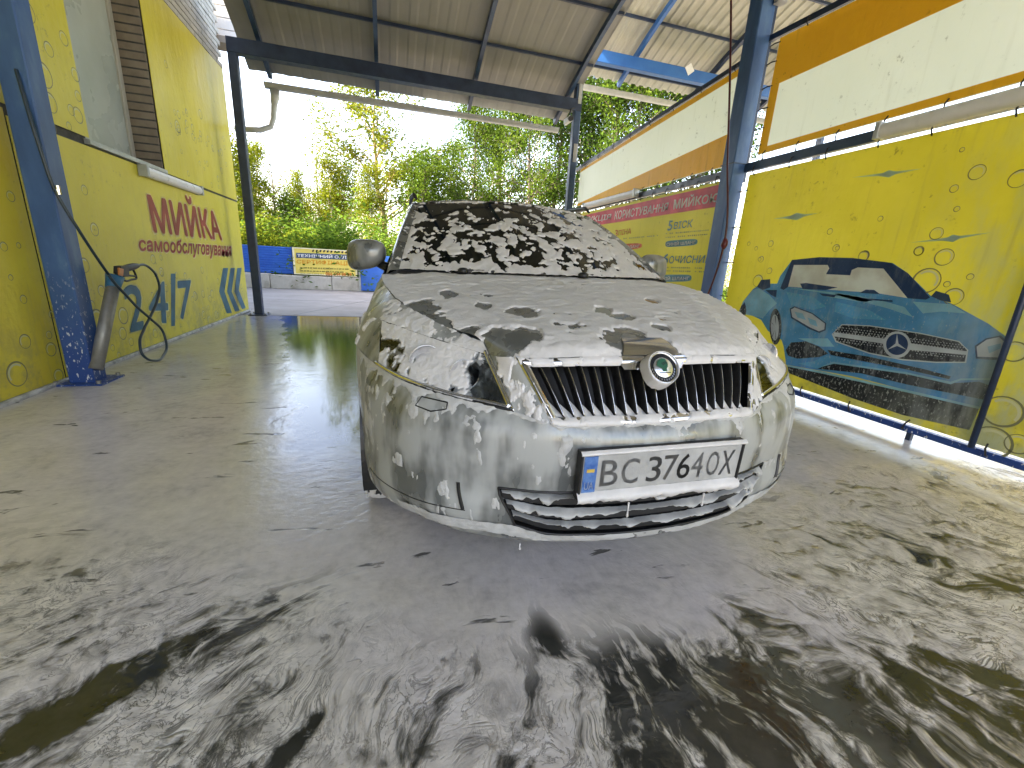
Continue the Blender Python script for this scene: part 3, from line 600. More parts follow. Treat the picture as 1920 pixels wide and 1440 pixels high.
# ---- mirrors
mirror_paint = paint_mat('mirror_cover_paint', .6)
for sg in (-1, 1):
    c = np.array([sg * .895, 1.60, 1.068]); th = lin(0, 2 * np.pi, 49); ph = lin(0, 1, 15)
    def sq(t, e): return np.sign(np.cos(t)) * np.abs(np.cos(t)) ** e, np.sign(np.sin(t)) * np.abs(np.sin(t)) ** e
    cx, sx = sq(th, .7); rr = np.sin(np.pi / 2 * ph) ** .75
    Gm = np.stack([c[0] + sg * (cx[:, None] * .105 * rr[None]), c[1] - .085 * np.cos(np.pi / 2 * ph)[None] + 0 * th[:, None] + .02 * (cx[:, None] * rr[None]), c[2] + sx[:, None] * (.080 + .012 * cx[:, None]) * rr[None] - .012 * cx[:, None] * rr[None] ], -1)
    mi = sheet('side_mirror', Gm, mirror_paint, car, out=(0, -1, 0))
    bk_ = Gm[:, -1:]; cen = bk_.mean(0, keepdims=True) + 0 * bk_; sheet('mirror_glass', np.concatenate([bk_, cen * .9 + bk_ * .1, cen], 1) + np.array([0, .004, 0]), M['chrome'], mi, out=(0, 1, 0))
    mb = MB(); mb.tube([(sg * .765, 1.53, 1.0), (sg * .79, 1.55, 1.005), (sg * .83, 1.59, 1.02)], [.03, .026, .022], 10); mb.build('mirror_arm', M['black'], mi, True)
    
# ---- number plate
PT = np.array([0, -.016, 0])
pm = Matrix.Translation((0, -.020, .498)) @ Matrix.Rotation(R_(2.5), 4, 'X')
mb = MB(); mb.bbox(-.268, .268, 0, .03, -.078, -.060, .004, pm); mb.bbox(-.268, .268, 0, .03, .060, .070, .003, pm); mb.bbox(-.268, -.259, 0, .03, -.060, .060, .003, pm); mb.bbox(.259, .268, 0, .03, -.060, .060, .003, pm); mb.box(-.266, .266, .012, .028, -.07, .066, pm)
npl = mb.build('number_plate', M['black'], car)
plate_mat = noisy('plate_white', (.33, .33, .31), (.42, .42, .40), 14, .5, bump=.25)
mb = MB(); mb.bbox(-.258, .258, .005, .014, -.058, .058, .003, pm); mb.build('plate_face', plate_mat, npl)
mb = MB(); mb.box(-.256, -.216, .003, .0055, -.056, .056, pm); mb.build('country_band', noisy('plate_blue', (.02, .10, .33), (.10, .22, .45), 40, .4), npl)
mb = MB(); mb.box(-.247, -.224, .0018, .0035, .008, .018, pm); mb.build('flag_yellow', mat('flag_yellow', (.6, .4, .08), .5), npl)
def text_poly(s, off=0., shear=0.):
    cu = bpy.data.curves.new('lettering', 'FONT'); cu.body = s; cu.offset = off; cu.shear = shear; cu.resolution_u = 3; cu.fill_mode = 'BOTH'
    to = bpy.data.objects.new('lettering', cu); COL.objects.link(to)
    dg = bpy.context.evaluated_depsgraph_get(); me = to.evaluated_get(dg).to_mesh()
    V = np.array([v.co[:] for v in me.vertices]); F = [tuple(p.vertices) for p in me.polygons]
    to.evaluated_get(dg).to_mesh_clear(); bpy.data.objects.remove(to); bpy.data.curves.remove(cu)
    return V, F
def text_quad(mb, s, tl, tr, bl, br, off=0., shear=0., push=(0, 0, 0)):     # lettering fitted into a quad of 3D points; bold strokes from shifted copies
    V, F = text_poly(s, 0, shear)
    if not len(V): return
    a, b = V[:, :2].min(0), V[:, :2].max(0); q = (V[:, :2] - a) / (b - a + 1e-9); x, y = q[:, :1], q[:, 1:]
    tl, tr, bl, br = (np.array(p, float) for p in (tl, tr, bl, br))
    ps = np.array(push, float); nn = np.linalg.norm(ps); asp = np.linalg.norm(tr - tl) / max(1e-6, np.linalg.norm(tl - bl)); d = off * .62
    sh = [(0, 0)] if d <= 0 else [(math.cos(a) * d, math.sin(a) * d) for a in np.arange(6) * math.pi / 3 + .2] + [(0, 0)]
    for i, (sx, sy) in enumerate(sh):
        X = d / asp + x * (1 - 2 * d / asp) + sx / asp; Y = d + y * (1 - 2 * d) + sy
        mb.add((1 - X) * ((1 - Y) * bl + Y * tl) + X * ((1 - Y) * br + Y * tr) + ps + (ps / nn * .00018 * i if nn else 0), F)
def grey(v): n = 'plate_char_%d' % int(v * 1000); return bpy.data.materials.get(n) or mat(n, (v, v, v * .96), .5)
for ch, x0, x1, v in (('B', -.203, -.148, .25), ('C', -.138, -.083, .26), ('3', -.056, -.010, .12), ('7', -.004, .042, .19), ('6', .044, .088, .03), ('4', .092, .132, .28), ('O', .145, .188, .27), ('X', .194, .240, .21)):
    mb = MB(); z1 = .041; text_quad(mb, ch, *[pm @ Vector((x, .0042, z)) for x, z in ((x0, z1), (x1, z1), (x0, -z1), (x1, -z1))], off=.012)
    mb.build('plate_letter' if ch.isalpha() else 'plate_digit', grey(v), npl)
mb = MB(); text_quad(mb, 'UA', *[pm @ Vector((x, .0024, z)) for x, z in ((-.250, -.022), (-.222, -.022), (-.250, -.046), (-.222, -.046))], off=.015); mb.build('plate_letter', mat('plate_pale', (.45, .5, .6), .5), npl)
# foam round the plate: ledge on top, apron below with hanging drips
for z0, z1, th_ in ((.058, .074, .010), (-.100, -.0545, .016)):
    xs = lin(-.27, .268, 150); tq = lin(0, 1, 10)
    wob = .022 * fbm(np.stack([xs * 14, xs * 0 + z0 * 50, xs * 0], -1), 4) + .003 * np.abs(np.sin(xs * 95)) - .006
    B = np.array([[pm @ Vector((x, -th_ * math.sin(math.pi * q) + .004, z1 - (z1 - z0 + (wob[i] if z0 < 0 else 0)) * q)) for q in tq] for i, x in enumerate(xs)])
    B[..., 1] += .002 * fbm(B * 60, 3); sheet('foam_strip', B, M['foam'], npl)
for x, z, L in ((-.105, -.098, .05), (.150, -.095, .045), (-.40, .24, .022), (-.09, .30, .018)):
    y = -.022 if z < 0 else .075
    p = pm @ Vector((x, -.004, z)) if z < 0 else Vector((x, .07 if abs(x) > .2 else .03, z))
    mb = MB(); mb.tube([p, p - Vector((0, 0, L * .5)), p - Vector((0, 0, L * .75)), p - Vector((0, 0, L * .9)), p - Vector((0, 0, L))], [.003, .0016, .003, .0042, .001], 8); mb.build('foam_drip', M['foam'], npl if z < 0 else bump_o, True)
# ---- wheels
tyre_mb = MB(); tyre_mb.lathe([(.205, -.095), (.235, -.102), (.285, -.104), (.308, -.092), (.316, -.06), (.316, .06), (.308, .092), (.285, .104), (.235, .102), (.205, .095), (.205, -.095)], 48)
grooves = MB()
rim = MB(); rim.lathe([(.205, -.09), (.19, -.08), (.185, .05), (.20, .085), (.21, .095), (.205, .10)], 40); rim.lathe([(0, .06), (.05, .065), (.06, .05)], 24)
for i in range(5):
    for d in (-.13, .13):
        a = 2 * math.pi * i / 5; q = Matrix.Rotation(a, 4, 'X'); rim.bar(q @ Vector((.055, 0, .04)), q @ Vector((.075, d * .25, .195)), .028, .02, up=q @ Vector((1, 0, 0)))
ty = None
for yc, zc in WHEELS:
    for sg in (-1, 1):
        wh = empty('wheel', (sg * .785, yc, zc)); wh.parent = car; wh.scale = (sg, 1, 1)
        if ty is None:
            a = tyre_mb.build('tyre', M['rubber'], wh, True); b = rim.build('rim', noisy('alloy', (.4, .4, .4), (.5, .5, .5), 10, .3, .9), wh, True); ty = (a.data, b.data)
        else: obj('tyre', ty[0], None, wh); obj('rim', ty[1], None, wh)
        if yc < 2:
            th = lin(np.pi * .55, np.pi * 1.02, 60) ; xs = lin(-.10, .10, 26)
            Gt = np.stack([xs[None] + 0 * th[:, None], .318 * np.cos(th)[:, None] + 0 * xs[None], .0 - .318 * -np.sin(th)[:, None] * -1 + 0 * xs[None]], -1) if False else np.stack([xs[None] + 0 * th[:, None], -.3175 * np.sin(th * 1.0 + 0)[:, None] * 0 + -.3175 * np.cos(lin(-.75, .9, 60))[:, None] + 0 * xs[None], -.3175 * np.sin(lin(-.75, .9, 60))[:, None] + 0 * xs[None]], -1)
            n = fbm((Gt + sg) * np.array([26, 8, 8]), 4); foam(Gt, np.minimum((n * 1.3 + .02) * .03, .005), wh)
# ================================================================ THE PLACE
LWX, RWX = -2.36, 3.54
# ---- floor of the wash bay: dark wet concrete under soap
def floor_mat():
    m = mat('soapy_concrete', (.1, .1, .1), .2); t = NT(m); p = t.pos(); s = t.sep(p); X, Y = s[0], s[1]
    # flow away from the car: angle and distance round the place where the water runs out
    wv = t.noisec(t.sc(p, 1, 1, 0), 2.2, 3); ws_ = t.sep(wv); dx = t.m('MULTIPLY_ADD', ws_[0], .36, t.m('SUBTRACT', X, .60 + .18)); dy = t.m('MULTIPLY_ADD', ws_[1], .36, t.m('SUBTRACT', Y, 1.95 + .18))
    ang = t.m('ARCTAN2', dx, dy); rad = t.m('SQRT', t.m('ADD', t.m('MULTIPLY', dx, dx), t.m('MULTIPLY', dy, dy)))
    fl = t.comb(t.m('MULTIPLY', ang, 3.2), t.m('MULTIPLY', rad, .75), 0.)
    streak = t.noise(fl, 4.6, 8, .6, .7); fine = t.noise(t.comb(t.m('MULTIPLY', ang, 3.2), t.m('MULTIPLY', rad, .9), 5.), 13, 6, .6, 1.0)
    flat = t.sc(p, 1, 1, 0); blob = t.noise(flat, 3.4, 6, .6, .5); big = t.noise(flat, 1.1, 3); lump = t.noise(t.comb(t.m('MULTIPLY', ang, 2.4), t.m('MULTIPLY', rad, 1.7), 9.), 10, 4, .5, .3)
    def spot(x, y, rx, ry, rot=0.):
        c, sn = math.cos(rot), math.sin(rot)
        u = t.m('SUBTRACT', X, x); v = t.m('SUBTRACT', Y, y)
        a = t.m('DIVIDE', t.m('ADD', t.m('MULTIPLY', u, c), t.m('MULTIPLY', v, sn)), rx); b = t.m('DIVIDE', t.m('SUBTRACT', t.m('MULTIPLY', v, c), t.m('MULTIPLY', u, sn)), ry)
        return t.m('SUBTRACT', 1., t.ss(.2, 1.4, t.m('SQRT', t.m('ADD', t.m('MULTIPLY', a, a), t.m('MULTIPLY', b, b)))))
    bare = None        # rinsed places
    for q in SPOTS:
        e = t.m('MULTIPLY', spot(*q[:5]), q[5]); bare = e if bare is None else t.m('MAXIMUM', bare, e)
    bare = t.m('ADD', bare, t.m('MULTIPLY', t.m('SUBTRACT', big, .5), .5))
    wob = t.m('MULTIPLY', t.m('SUBTRACT', big, .5), .9); near = t.m('MULTIPLY', t.ss(1.0, 1.42, t.m('ADD', rad, wob)), t.m('SUBTRACT', 1., t.ss(1.05, 1.8, t.m('ADD', Y, wob))))
    v = t.m('ADD', t.m('MULTIPLY', streak, .62), t.m('ADD', t.m('MULTIPLY', fine, .24), t.m('MULTIPLY', lump, .20)))
    v = t.m('SUBTRACT', v, t.m('MULTIPLY', t.m('MULTIPLY', bare, .125), t.m('MULTIPLY_ADD', t.ss(.35, .6, fine), .9, .45)))
    foam_ = t.ss(.405, .515, v); foam_ = t.m('MAXIMUM', foam_, t.m('SUBTRACT', 1., t.ss(.0, .7, t.m('ADD', near, t.m('MULTIPLY', bare, .6)))))
    # dark filaments drawn out along the flow
    c2 = t.noise(t.comb(t.m('MULTIPLY', ang, 3.0), t.m('MULTIPLY', rad, .8), 3.), 5.5, 6, .6, 1.6); c4 = t.noise(t.comb(t.m('MULTIPLY', ang, 3.0), t.m('MULTIPLY', rad, 1.1), 13.), 9, 6, .6, 2.2)
    fil = t.m('MAXIMUM', t.m('SUBTRACT', 1., t.ss(.003, .026, t.m('ABSOLUTE', t.m('SUBTRACT', c2, .5)))), t.m('SUBTRACT', 1., t.ss(.003, .024, t.m('ABSOLUTE', t.m('SUBTRACT', c4, .48)))))
    filz = t.m('MULTIPLY', t.m('MULTIPLY_ADD', t.ss(.40, .58, blob), .8, .2), near)
    foam_ = t.m('MULTIPLY', foam_, t.m('SUBTRACT', 1., t.m('MULTIPLY', t.m('MULTIPLY', fil, filz), .75)))
    slit = t.m('MULTIPLY', t.ss(.645, .69, t.noise(t.sc(p, 1.0, 3.6, 0), 3.2, 5, .55, .6)), .8)
    foam_ = t.m('MULTIPLY', foam_, t.m('SUBTRACT', 1., slit))
    # clear water on the far side
    pud = t.m('MULTIPLY', t.ss(1.8, 2.6, t.m('MULTIPLY_ADD', t.m('SUBTRACT', blob, .5), 1.1, Y)), t.m('SUBTRACT', 1., t.ss(-.05, .35, X)))
    pud = t.m('MULTIPLY', pud, t.ss(-.60, -.40, t.m('ADD', t.m('MULTIPLY_ADD', t.m('SUBTRACT', t.noise(t.sc(p, 1, .5, 0), 6, 5), .5), .35, X), t.m('MULTIPLY', t.m('SUBTRACT', Y, 2.28), .21))))
    far = t.ss(2.6, 6.5, Y)
    foam_ = t.m('MULTIPLY', foam_, t.m('SUBTRACT', 1., t.m('MAXIMUM', t.m('MULTIPLY', pud, .95), t.m('MULTIPLY', far, .35))))
    conc = t.ramp(t.noise(p, 9, 7, .65), [(.3, (.018, .018, .015)), (.7, (.05, .05, .042))])
    tone = t.m('ADD', t.m('MULTIPLY', lump, t.m('MULTIPLY_ADD', near, .45, .1)), t.m('ADD', t.m('MULTIPLY', blob, .3), t.m('MULTIPLY', t.noise(flat, 22, 4, .6), .25)))
    tone = t.m('DIVIDE', tone, t.m('MULTIPLY_ADD', near, .45, .65)); tone = t.m('ADD', .5, t.m('MULTIPLY', t.m('SUBTRACT', tone, .49), t.m('MULTIPLY_ADD', near, .6, .4)))
    fc = t.ramp(tone, [(.37, (.27, .26, .25)), (.49, (.63, .61, .59)), (.62, (.85, .83, .80))])
    fc = t.mix(t.ss(.35, .65, t.noise(flat, .9, 3)), t.mix(1., fc, (1.0, .95, .86), 'MULTIPLY'), t.mix(1., fc, (.99, .94, .96), 'MULTIPLY'))
    t.col(t.mix(foam_, conc, fc))
    t.rgh(t.m('MULTIPLY_ADD', foam_, .12, .035))
    t.b.inputs['IOR'].default_value = 1.6
    rip = t.noise(t.sc(p, 1, 1.6, 1), 30, 3, .5); rip2 = t.m('MULTIPLY', t.noise(t.sc(p, 1, 1.3, 1), 9, 3), 1.2)
    calm = t.m('MULTIPLY', pud, t.m('MULTIPLY', t.ss(2.1, 2.7, Y), t.m('SUBTRACT', 1., t.ss(3.0, 3.8, Y))))
    hh = t.m('MULTIPLY', t.m('ADD', rip, rip2), t.m('MULTIPLY', t.m('SUBTRACT', 1., t.m('MULTIPLY', calm, .9)), t.m('MULTIPLY_ADD', far, -.12, .22)))
    hf = t.m('MULTIPLY', foam_, t.m('ADD', t.m('MULTIPLY', t.m('MULTIPLY', lump, near), 1.6), t.m('ADD', t.m('MULTIPLY', v, .7), t.m('MULTIPLY', t.noise(p, 75, 4, .65), t.m('MULTIPLY_ADD', near, .25, .10)))))
    t.bump(t.m('ADD', hh, hf), .45, .010)
    return m
SPOTS = [(-.62, 1.06, .55, .10, .50, .95), (-.80, .86, .5, .10, .62, .9), (.62, .62, .26, .30, .1, 1.15), (.95, .55, .30, .28, -.1, 1.15), (1.28, .48, .34, .22, -.2, .9), (-.20, .80, .12, .03, .9, 1.2), (.02, .75, .30, .16, .5, .35), (1.58, .52, .28, .06, -.7, 1.), (.43, .92, .06, .12, 0, .9), (2.3, .75, .6, .3, -.4, .45), (-1.5, 1.6, .6, .3, .5, .3), (.25, .5, .5, .1, 0, .5)]
fm_ = floor_mat()
mb = MB(); mb.box(-2.36, 9.5, -2.2, 8.12, -.25, 0); tag(mb.build('wash_bay_floor', fm_), kind='structure')
pav = noisy('worn_asphalt', (.215, .205, .19), (.27, .26, .245), 1.2, .75, bump=.2, dist=.004)
mb = MB(); mb.box(-60, 70, 8.12, 14.60, -.3, -.012); tag(mb.build('pavement', pav), kind='structure')
mb = MB()
for a, b in (((-1.6, 8.2), (.6, 14.4)), ((-6, 11.2), (7, 10.6))): mb.bar((a[0], a[1], -.0125), (b[0], b[1], -.0125), .02, .003)
tag(mb.build('pavement_joint', M['black']), kind='structure')
mb = MB(); mb.box(-400, 400, 14.60, 600, -.5, -.02); mb.box(-400, -9, -40, 8.12, -.5, -.02); mb.box(14, 400, -40, 8.12, -.5, -.02); mb.box(-400, 400, -400, -40, -.5, -.02)
tag(mb.build('ground', noisy('bare_earth', (.08, .09, .04), (.14, .13, .07), .8, .9)), kind='structure')
mb = MB(); mb.box(-9, 14, -40, -2.2, -.3, -.012); mb.box(9.5, 14, -2.2, 8.12, -.3, -.012); tag(mb.build('apron', noisy('bounce_concrete', (.26, .25, .235), (.32, .31, .295), 1.5, .8)), kind='structure')  # unseen ground made pale to bounce sunlight into the bay
mb = MB(); mb.bbox(-2.3, 3.5, 8.10, 8.16, -.03, .004, .003); tag(mb.build('floor_edge_strip', pav), kind='structure')

# ---- brick building on the left
bld = empty('brick_building', (LWX, 4, 0), 'long building of pale brick with one tall window, standing along the left of the bay', 'building')
render_mat = noisy('cement_render', (.34, .33, .29), (.42, .41, .36), 2, .8)
brick_w = noisy('pale_brick', (.42, .41, .37), (.54, .53, .48), 7, .8, bump=.4)
brick_b = noisy('brown_brick', (.22, .18, .14), (.30, .25, .19), 7, .85, bump=.4)
mortar = noisy('mortar', (.05, .05, .045), (.10, .10, .09), 10, .9)
def part(mb, name, m, root, **k): return at(mb.build(name, m, None, **k), root)
WY0, WY1, WZ0 = 4.80, 6.12, 1.86          # window opening
mb = MB(); mb.box(-9, LWX - .30, -4.5, 8.70, 0, 6.5); part(mb, 'wall_core', render_mat, bld)  # unseen near end lengthened to keep sun off the ground behind the camera
mb = MB(); x0, x1 = LWX - .30, LWX - .012
mb.box(x0, x1, -4.5, WY0, 0, 3.72); mb.box(x0, x1, WY0, WY1, 0, WZ0); mb.box(x0, x1, WY1 + .012, 8.70, 0, 3.72); mb.box(x0, x1, -4.5, 8.7, 3.72, 3.73)
part(mb, 'wall', mortar, bld)
bk = None; bw = MB(); bw.bbox(-.13, 0, -.125, .125, 0, .062, .003); bme = None; cnt = 0
for r in range(24):                       # courses of pale brick above the sheets
    z = 3.74 + r * .075
    for c in range(0, 14):
        y = 8.57 - c * .26 - (.13 if r % 2 else 0)
        if cnt >= 330: break
        if bme is None: b = bw.build('brick', brick_w); bme = b.data
        else: b = obj('brick', bme)
        b.location = (LWX - .004 + random.uniform(-.003, .003), y, z); at(b, bld); cnt += 1
bme = None; bw = MB(); bw.bbox(-.24, -.004, 0, .012, 0, .066, .003)
for r in range(30):                       # brown brick reveal of the window
    z = WZ0 + .012 + r * .079
    if bme is None: b = bw.build('brick', brick_b); bme = b.data
    else: b = obj('brick', bme)
    b.location = (LWX + random.uniform(-.004, .0), WY1 - .001, z); at(b, bld); b['label'] = 'brown brick of the window reveal'
mb = MB(); mb.box(x0 - .01, x1 - .003, WY1 + .0005, WY1 + .0115, WZ0, 4.4); part(mb, 'reveal_mortar', mortar, bld)
frm = noisy('window_frame_paint', (.42, .40, .34), (.5, .48, .42), 6, .5)
wf = MB(); wf.bbox(LWX - .28, LWX - .235, WY1 - .075, WY1 - .004, WZ0 + .06, 4.4, .004); wf.bbox(LWX - .28, LWX - .235, WY0, WY0 + .06, WZ0 + .06, 4.4, .004); wf.bbox(LWX - .28, LWX - .235, WY0, WY1 - .004, WZ0, WZ0 + .06, .004)
wn_ = part(wf, 'window', frm, bld)
mb = MB(); mb.box(LWX - .265, LWX - .255, WY0 + .06, WY1 - .075, WZ0 + .06, 4.4); part(mb, 'pane', noisy('painted_pane', (.36, .40, .36), (.46, .50, .46), 1.4, .3, bump=.05), bld)
mb = MB(); mb.bbox(LWX - .23, LWX + .03, WY0 - .03, WY1 + .02, WZ0 - .045, WZ0 - .005, .004); part(mb, 'window_sill', M['galv'], bld)
# eaves boxed in pale siding past the corner
for k in range(10):
    mb = MB(); mb.bbox(-2.75, -1.92, 8.98, 9.02, 4.22 + k * .16, 4.22 + k * .16 + .15, .006); part(mb, 'siding_board', M['white_pl'], bld)
mb = MB(); mb.bbox(-2.75, -1.9, 8.72, 9.06, 4.10, 4.20, .006); part(mb, 'eave_board', noisy('brown_board', (.30, .25, .2), (.36, .31, .25), 6, .7), bld)
mb = MB(); mb.box(-2.75, -1.93, 9.06, 9.4, 4.3, 5.9); part(mb, 'eave_box', M['white_pl'], bld)
wing = empty('shade_wing', (-9, 12, 0), 'unseen rendered wing added past the corner to keep sun off the pavement', 'building')
mb = MB(); mb.box(-14, -6.2, 8.72, 15.5, 0, 6); mb.box(-14.2, -6.0, 8.72, 15.7, 6.0, 6.2); part(mb, 'wall', render_mat, wing)  # added out of view to block the sun from the pavement

# ---- sheets hung on the left wall
def lw(u, v): return onx(u, v, LWX)[1:]
def panel(name, ys, zs, x, m, label, cat='banner', group=None, th=.004, nx=1):
    root = empty(name, (x, (ys[0] + ys[1]) / 2, zs[0]), label, cat, group); mb = MB()
    n = 14; G = np.array([[(x + nx * .0, y, z) for z in lin(zs[0], zs[1], 6)] for y in lin(ys[0], ys[1], n)]); b = MB(); b.box(min(x, x + nx * th), max(x, x + nx * th), ys[0], ys[1], zs[0], zs[1])
    part(b, 'vinyl_sheet', m, root); return root
ban_main = panel('wall_banner', (3.95, 8.66), (.03, 1.80), LWX, M['yellow'], 'yellow vinyl sheet printed with red and blue lettering on the left wall')
ban_l = panel('wall_banner', (.3, 3.93), (.03, 1.84), LWX + .001, M['yellow_deep'], 'deep yellow bubble print sheet behind the near left post')
ban_ul = panel('wall_banner', (1.2, WY0 + .02), (1.87, 3.9), LWX, M['yellow'], 'yellow bubble print sheet left of the tall window')
ban_ur = panel('wall_banner', (WY1 + .03, 8.66), (1.83, 3.72), LWX, M['yellow'], 'plain yellow sheet between the window and the far corner')
ring_m = mat('bubble_print', (.20, .20, .10), .5); ring_f = mat('bubble_print_pale', (.60, .60, .35), .5); ring_g = mat('bubble_print_grey', (.40, .33, .27), .5)
def bubbles(root, x, nx, items, filled=()):     # printed rings: a pale inner crescent and a dark thin outline
    o1, o2, o3 = MB(), MB(), MB()
    for k, (y, z, r, *e) in enumerate(items):
        th = lin(0, 2 * np.pi, 25)[:-1]; asp = e[0] if e else 1.; w = max(.004, r * .11)
        wv = 1 + .35 * np.sin(th + y * 7)
        a = [(x + nx * .0022, y + r * asp * math.cos(q), z + r * math.sin(q)) for q in th]; b = [(x + nx * .0022, y + (r - w * s) * asp * math.cos(q), z + (r - w * s) * math.sin(q)) for q, s in zip(th, wv)]
        o1.add(a + b, [(i, (i + 1) % 24, 24 + (i + 1) % 24, 24 + i) for i in range(24)])
        a = [(x + nx * .0016, y + r * .82 * asp * math.cos(q), z + r * .82 * math.sin(q)) for q in th[3:15]]; b = [(x + nx * .0016, y + r * .66 * asp * math.cos(q), z + r * .66 * math.sin(q)) for q in th[3:15]]
        o2.add(a + b, [(i, i + 1, 12 + i + 1, 12 + i) for i in range(11)])
        if k in filled: o3.add([(x + nx * .0011, p[1], p[2]) for p in [(x, y + r * asp * math.cos(q), z + r * math.sin(q)) for q in th]], [tuple(range(24))])
    for o, m in ((o1, ring_m), (o2, ring_f)):
        if o.v: p_ = part(o, 'bubble_print', m, root); p_['kind'] = 'stuff'
    if o3.v: p_ = part(o3, 'bubble_print', ring_g, root); p_['kind'] = 'stuff'
def bub(pxs, X): return [(*onx(u, v, X)[1:], r) for u, v, r in pxs]
rnd = random.Random(5)
bx = LWX + .0028
bubbles(ban_l, bx + .001, 1, bub([(30, 701, .085), (94, 655, .052), (90, 628, .03), (45, 640, .05), (42, 561, .03), (18, 368, .035), (5, 462, .03), (33, 460, .02), (18, 520, .02), (108, 704, .05), (95, 590, .03)], LWX), (0, 1, 3))
it = bub([(176, 430, .055), (157, 356, .04), (157, 497, .06), (150, 520, .02), (189, 545, .05), (181, 598, .085), (171, 572, .04), (230, 592, .08), (229, 625, .06), (245, 641, .04), (222, 666, .03), (210, 652, .03), (286, 486, .05), (301, 483, .03), (302, 510, .05), (365, 555, .06), (380, 551, .05), (397, 551, .06), (393, 560, .05), (381, 590, .06), (405, 590, .06), (408, 592, .05), (392, 600, .06), (420, 582, .05), (290, 625, .05), (302, 512, .03), (345, 560, .04), (285, 655, .04)], LWX)
it += [(rnd.uniform(5.4, 8.5), rnd.uniform(.08, .75), rnd.uniform(.015, .05)) for _ in range(46)]
bubbles(ban_main, bx, 1, it)
bubbles(ban_ul, bx, 1, bub([(81, 140, .085), (93, 192, .07), (95, 238, .05), (50, 20, .07), (90, 92, .05), (65, 105, .04), (118, 72, .05), (140, 140, .05), (145, 216, .06), (132, 206, .04), (128, 236, .03), (145, 180, .04)], LWX))
bubbles(ban_ur, bx, 1, [(rnd.uniform(6.4, 8.4), rnd.uniform(1.9, 2.7), rnd.uniform(.02, .05)) for _ in range(40)] + bub([(332, 237, .07), (375, 214, .06), (310, 120, .04)], LWX))
# lettering
red_p = printm('red_print', (.42, .07, .055)); pink_p = printm('pale_print', (.66, .55, .26)); blue_p = printm('blue_print', (.06, .19, .28)); pale_y = printm('pale_yellow_print', (.60, .58, .22))
def lq(mbx, s, X, q, off, push, shear=0.): text_quad(mbx, s, *[onx(u, v, X) for u, v in q], off=off, shear=shear, push=push)
q = [(268.5, 343), (402, 382), (287, 436), (416, 451)]
mb = MB(); lq(mb, 'МИЙКА', LWX, q, .055, (.0066, 0, 0)); part(mb, 'lettering', red_p, ban_main)
mb = MB(); lq(mb, 'МИЙКА', LWX, [(266.5, 339), (404.5, 379), (285, 440), (419, 454)], .10, (.0048, 0, 0)); part(mb, 'lettering_halo', pink_p, ban_main)
q = [(258, 443), (433, 456), (260, 477), (432, 487)]
mb = MB(); lq(mb, 'самообслуговування', LWX, q, .05, (.0066, 0, 0)); part(mb, 'lettering', red_p, ban_main)
mb = MB(); lq(mb, 'самообслуговування', LWX, [(256, 440), (435, 454), (258, 480), (434, 490)], .09, (.0048, 0, 0)); part(mb, 'lettering_halo', pink_p, ban_main)
mb = MB()
for ch, q in (('2', [(226, 535), (267, 532), (243, 624), (268, 617)]), ('4', [(276, 530), (312, 527), (279, 606), (316, 606)]), ('7', [(331, 527), (357, 525), (335, 601), (356, 595)])): lq(mb, ch, LWX, q, .05, (.0066, 0, 0))
mb.add([onx(u, v, LWX) + (.0066, 0, 0) for u, v in ((319, 513), (328, 513), (327, 611), (320, 612))], [(0, 1, 2, 3)]); part(mb, 'lettering', blue_p, ban_main)
mb = MB()
for ch, q in (('2', [(224, 532), (270, 529), (241, 627), (271, 620)]), ('4', [(274, 527), (314, 524), (277, 609), (318, 609)]), ('7', [(329, 524), (359, 522), (333, 604), (358, 598)])): lq(mb, ch, LWX, q, .09, (.0048, 0, 0))
part(mb, 'lettering_halo', pale_y, ban_main)
z2 = lambda x, y: (x / 3.512, 350 + y / 3.512)
mb = MB()
for P in ([(1465,535),(1500,535),(1475,690),(1525,830),(1490,835),(1440,690)], [(1515,535),(1545,535),(1522,690),(1575,815),(1545,822),(1492,690)], [(1560,535),(1588,535),(1570,682),(1615,795),(1592,808),(1540,690)]):
    mb.add([onx(*z2(*p), LWX) + (.0066, 0, 0) for p in P], [(0, 1, 2, 5), (2, 3, 4, 5)])
part(mb, 'arrow_print', blue_p, ban_main)
mb = MB(); mb.bbox(LWX, LWX + .03, 1.0, 8.68, 0, .028, .004); tag(mb.build('wall_skirting', noisy('foam_line_white', (.66, .66, .64), (.25, .25, .24), 9, .5)), 'narrow skirting strip coloured as the white foam line at the foot of the left wall', 'skirting')  # strip stands in for the line of foam along the wall foot

# ---- tube lamps
def tube_lamp(x, y0, y1, z, label, nx):
    r = empty('tube_lamp', (x, (y0 + y1) / 2, z), label, 'lamp', 'tube lamps of the bay')
    mb = MB(); mb.bbox(min(x, x + nx * .035), max(x, x + nx * .035), y0, y1, z - .05, z + .05, .01); part(mb, 'housing', M['grey_box'], r)
    mb = MB(); n = 10; c = [(x + nx * (.03 + .055 * math.sin(math.pi * i / n)), 0, z - .052 * math.cos(math.pi * i / n)) for i in range(n + 1)]
    G = np.array([[(p[0], y, p[2]) for p in c] for y in lin(y0 + .01, y1 - .01, 6)]); mb.grid(G); mb.add([(p[0], y0 + .01, p[2]) for p in c], [tuple(range(n + 1))]); mb.add([(p[0], y1 - .01, p[2]) for p in c], [tuple(range(n, -1, -1))])
    part(mb, 'diffuser', M['white_pl'], r, smooth=True)
    for y in (y0, y1): mb = MB(); mb.bbox(min(x, x + nx * .088), max(x, x + nx * .088), y - .02, y + .02, z - .055, z + .055, .006); part(mb, 'end_cap', M['galv'], r)
tube_lamp(LWX + .004, 5.55, 6.95, 1.755, 'white tube lamp on the left wall above the red lettering', 1)

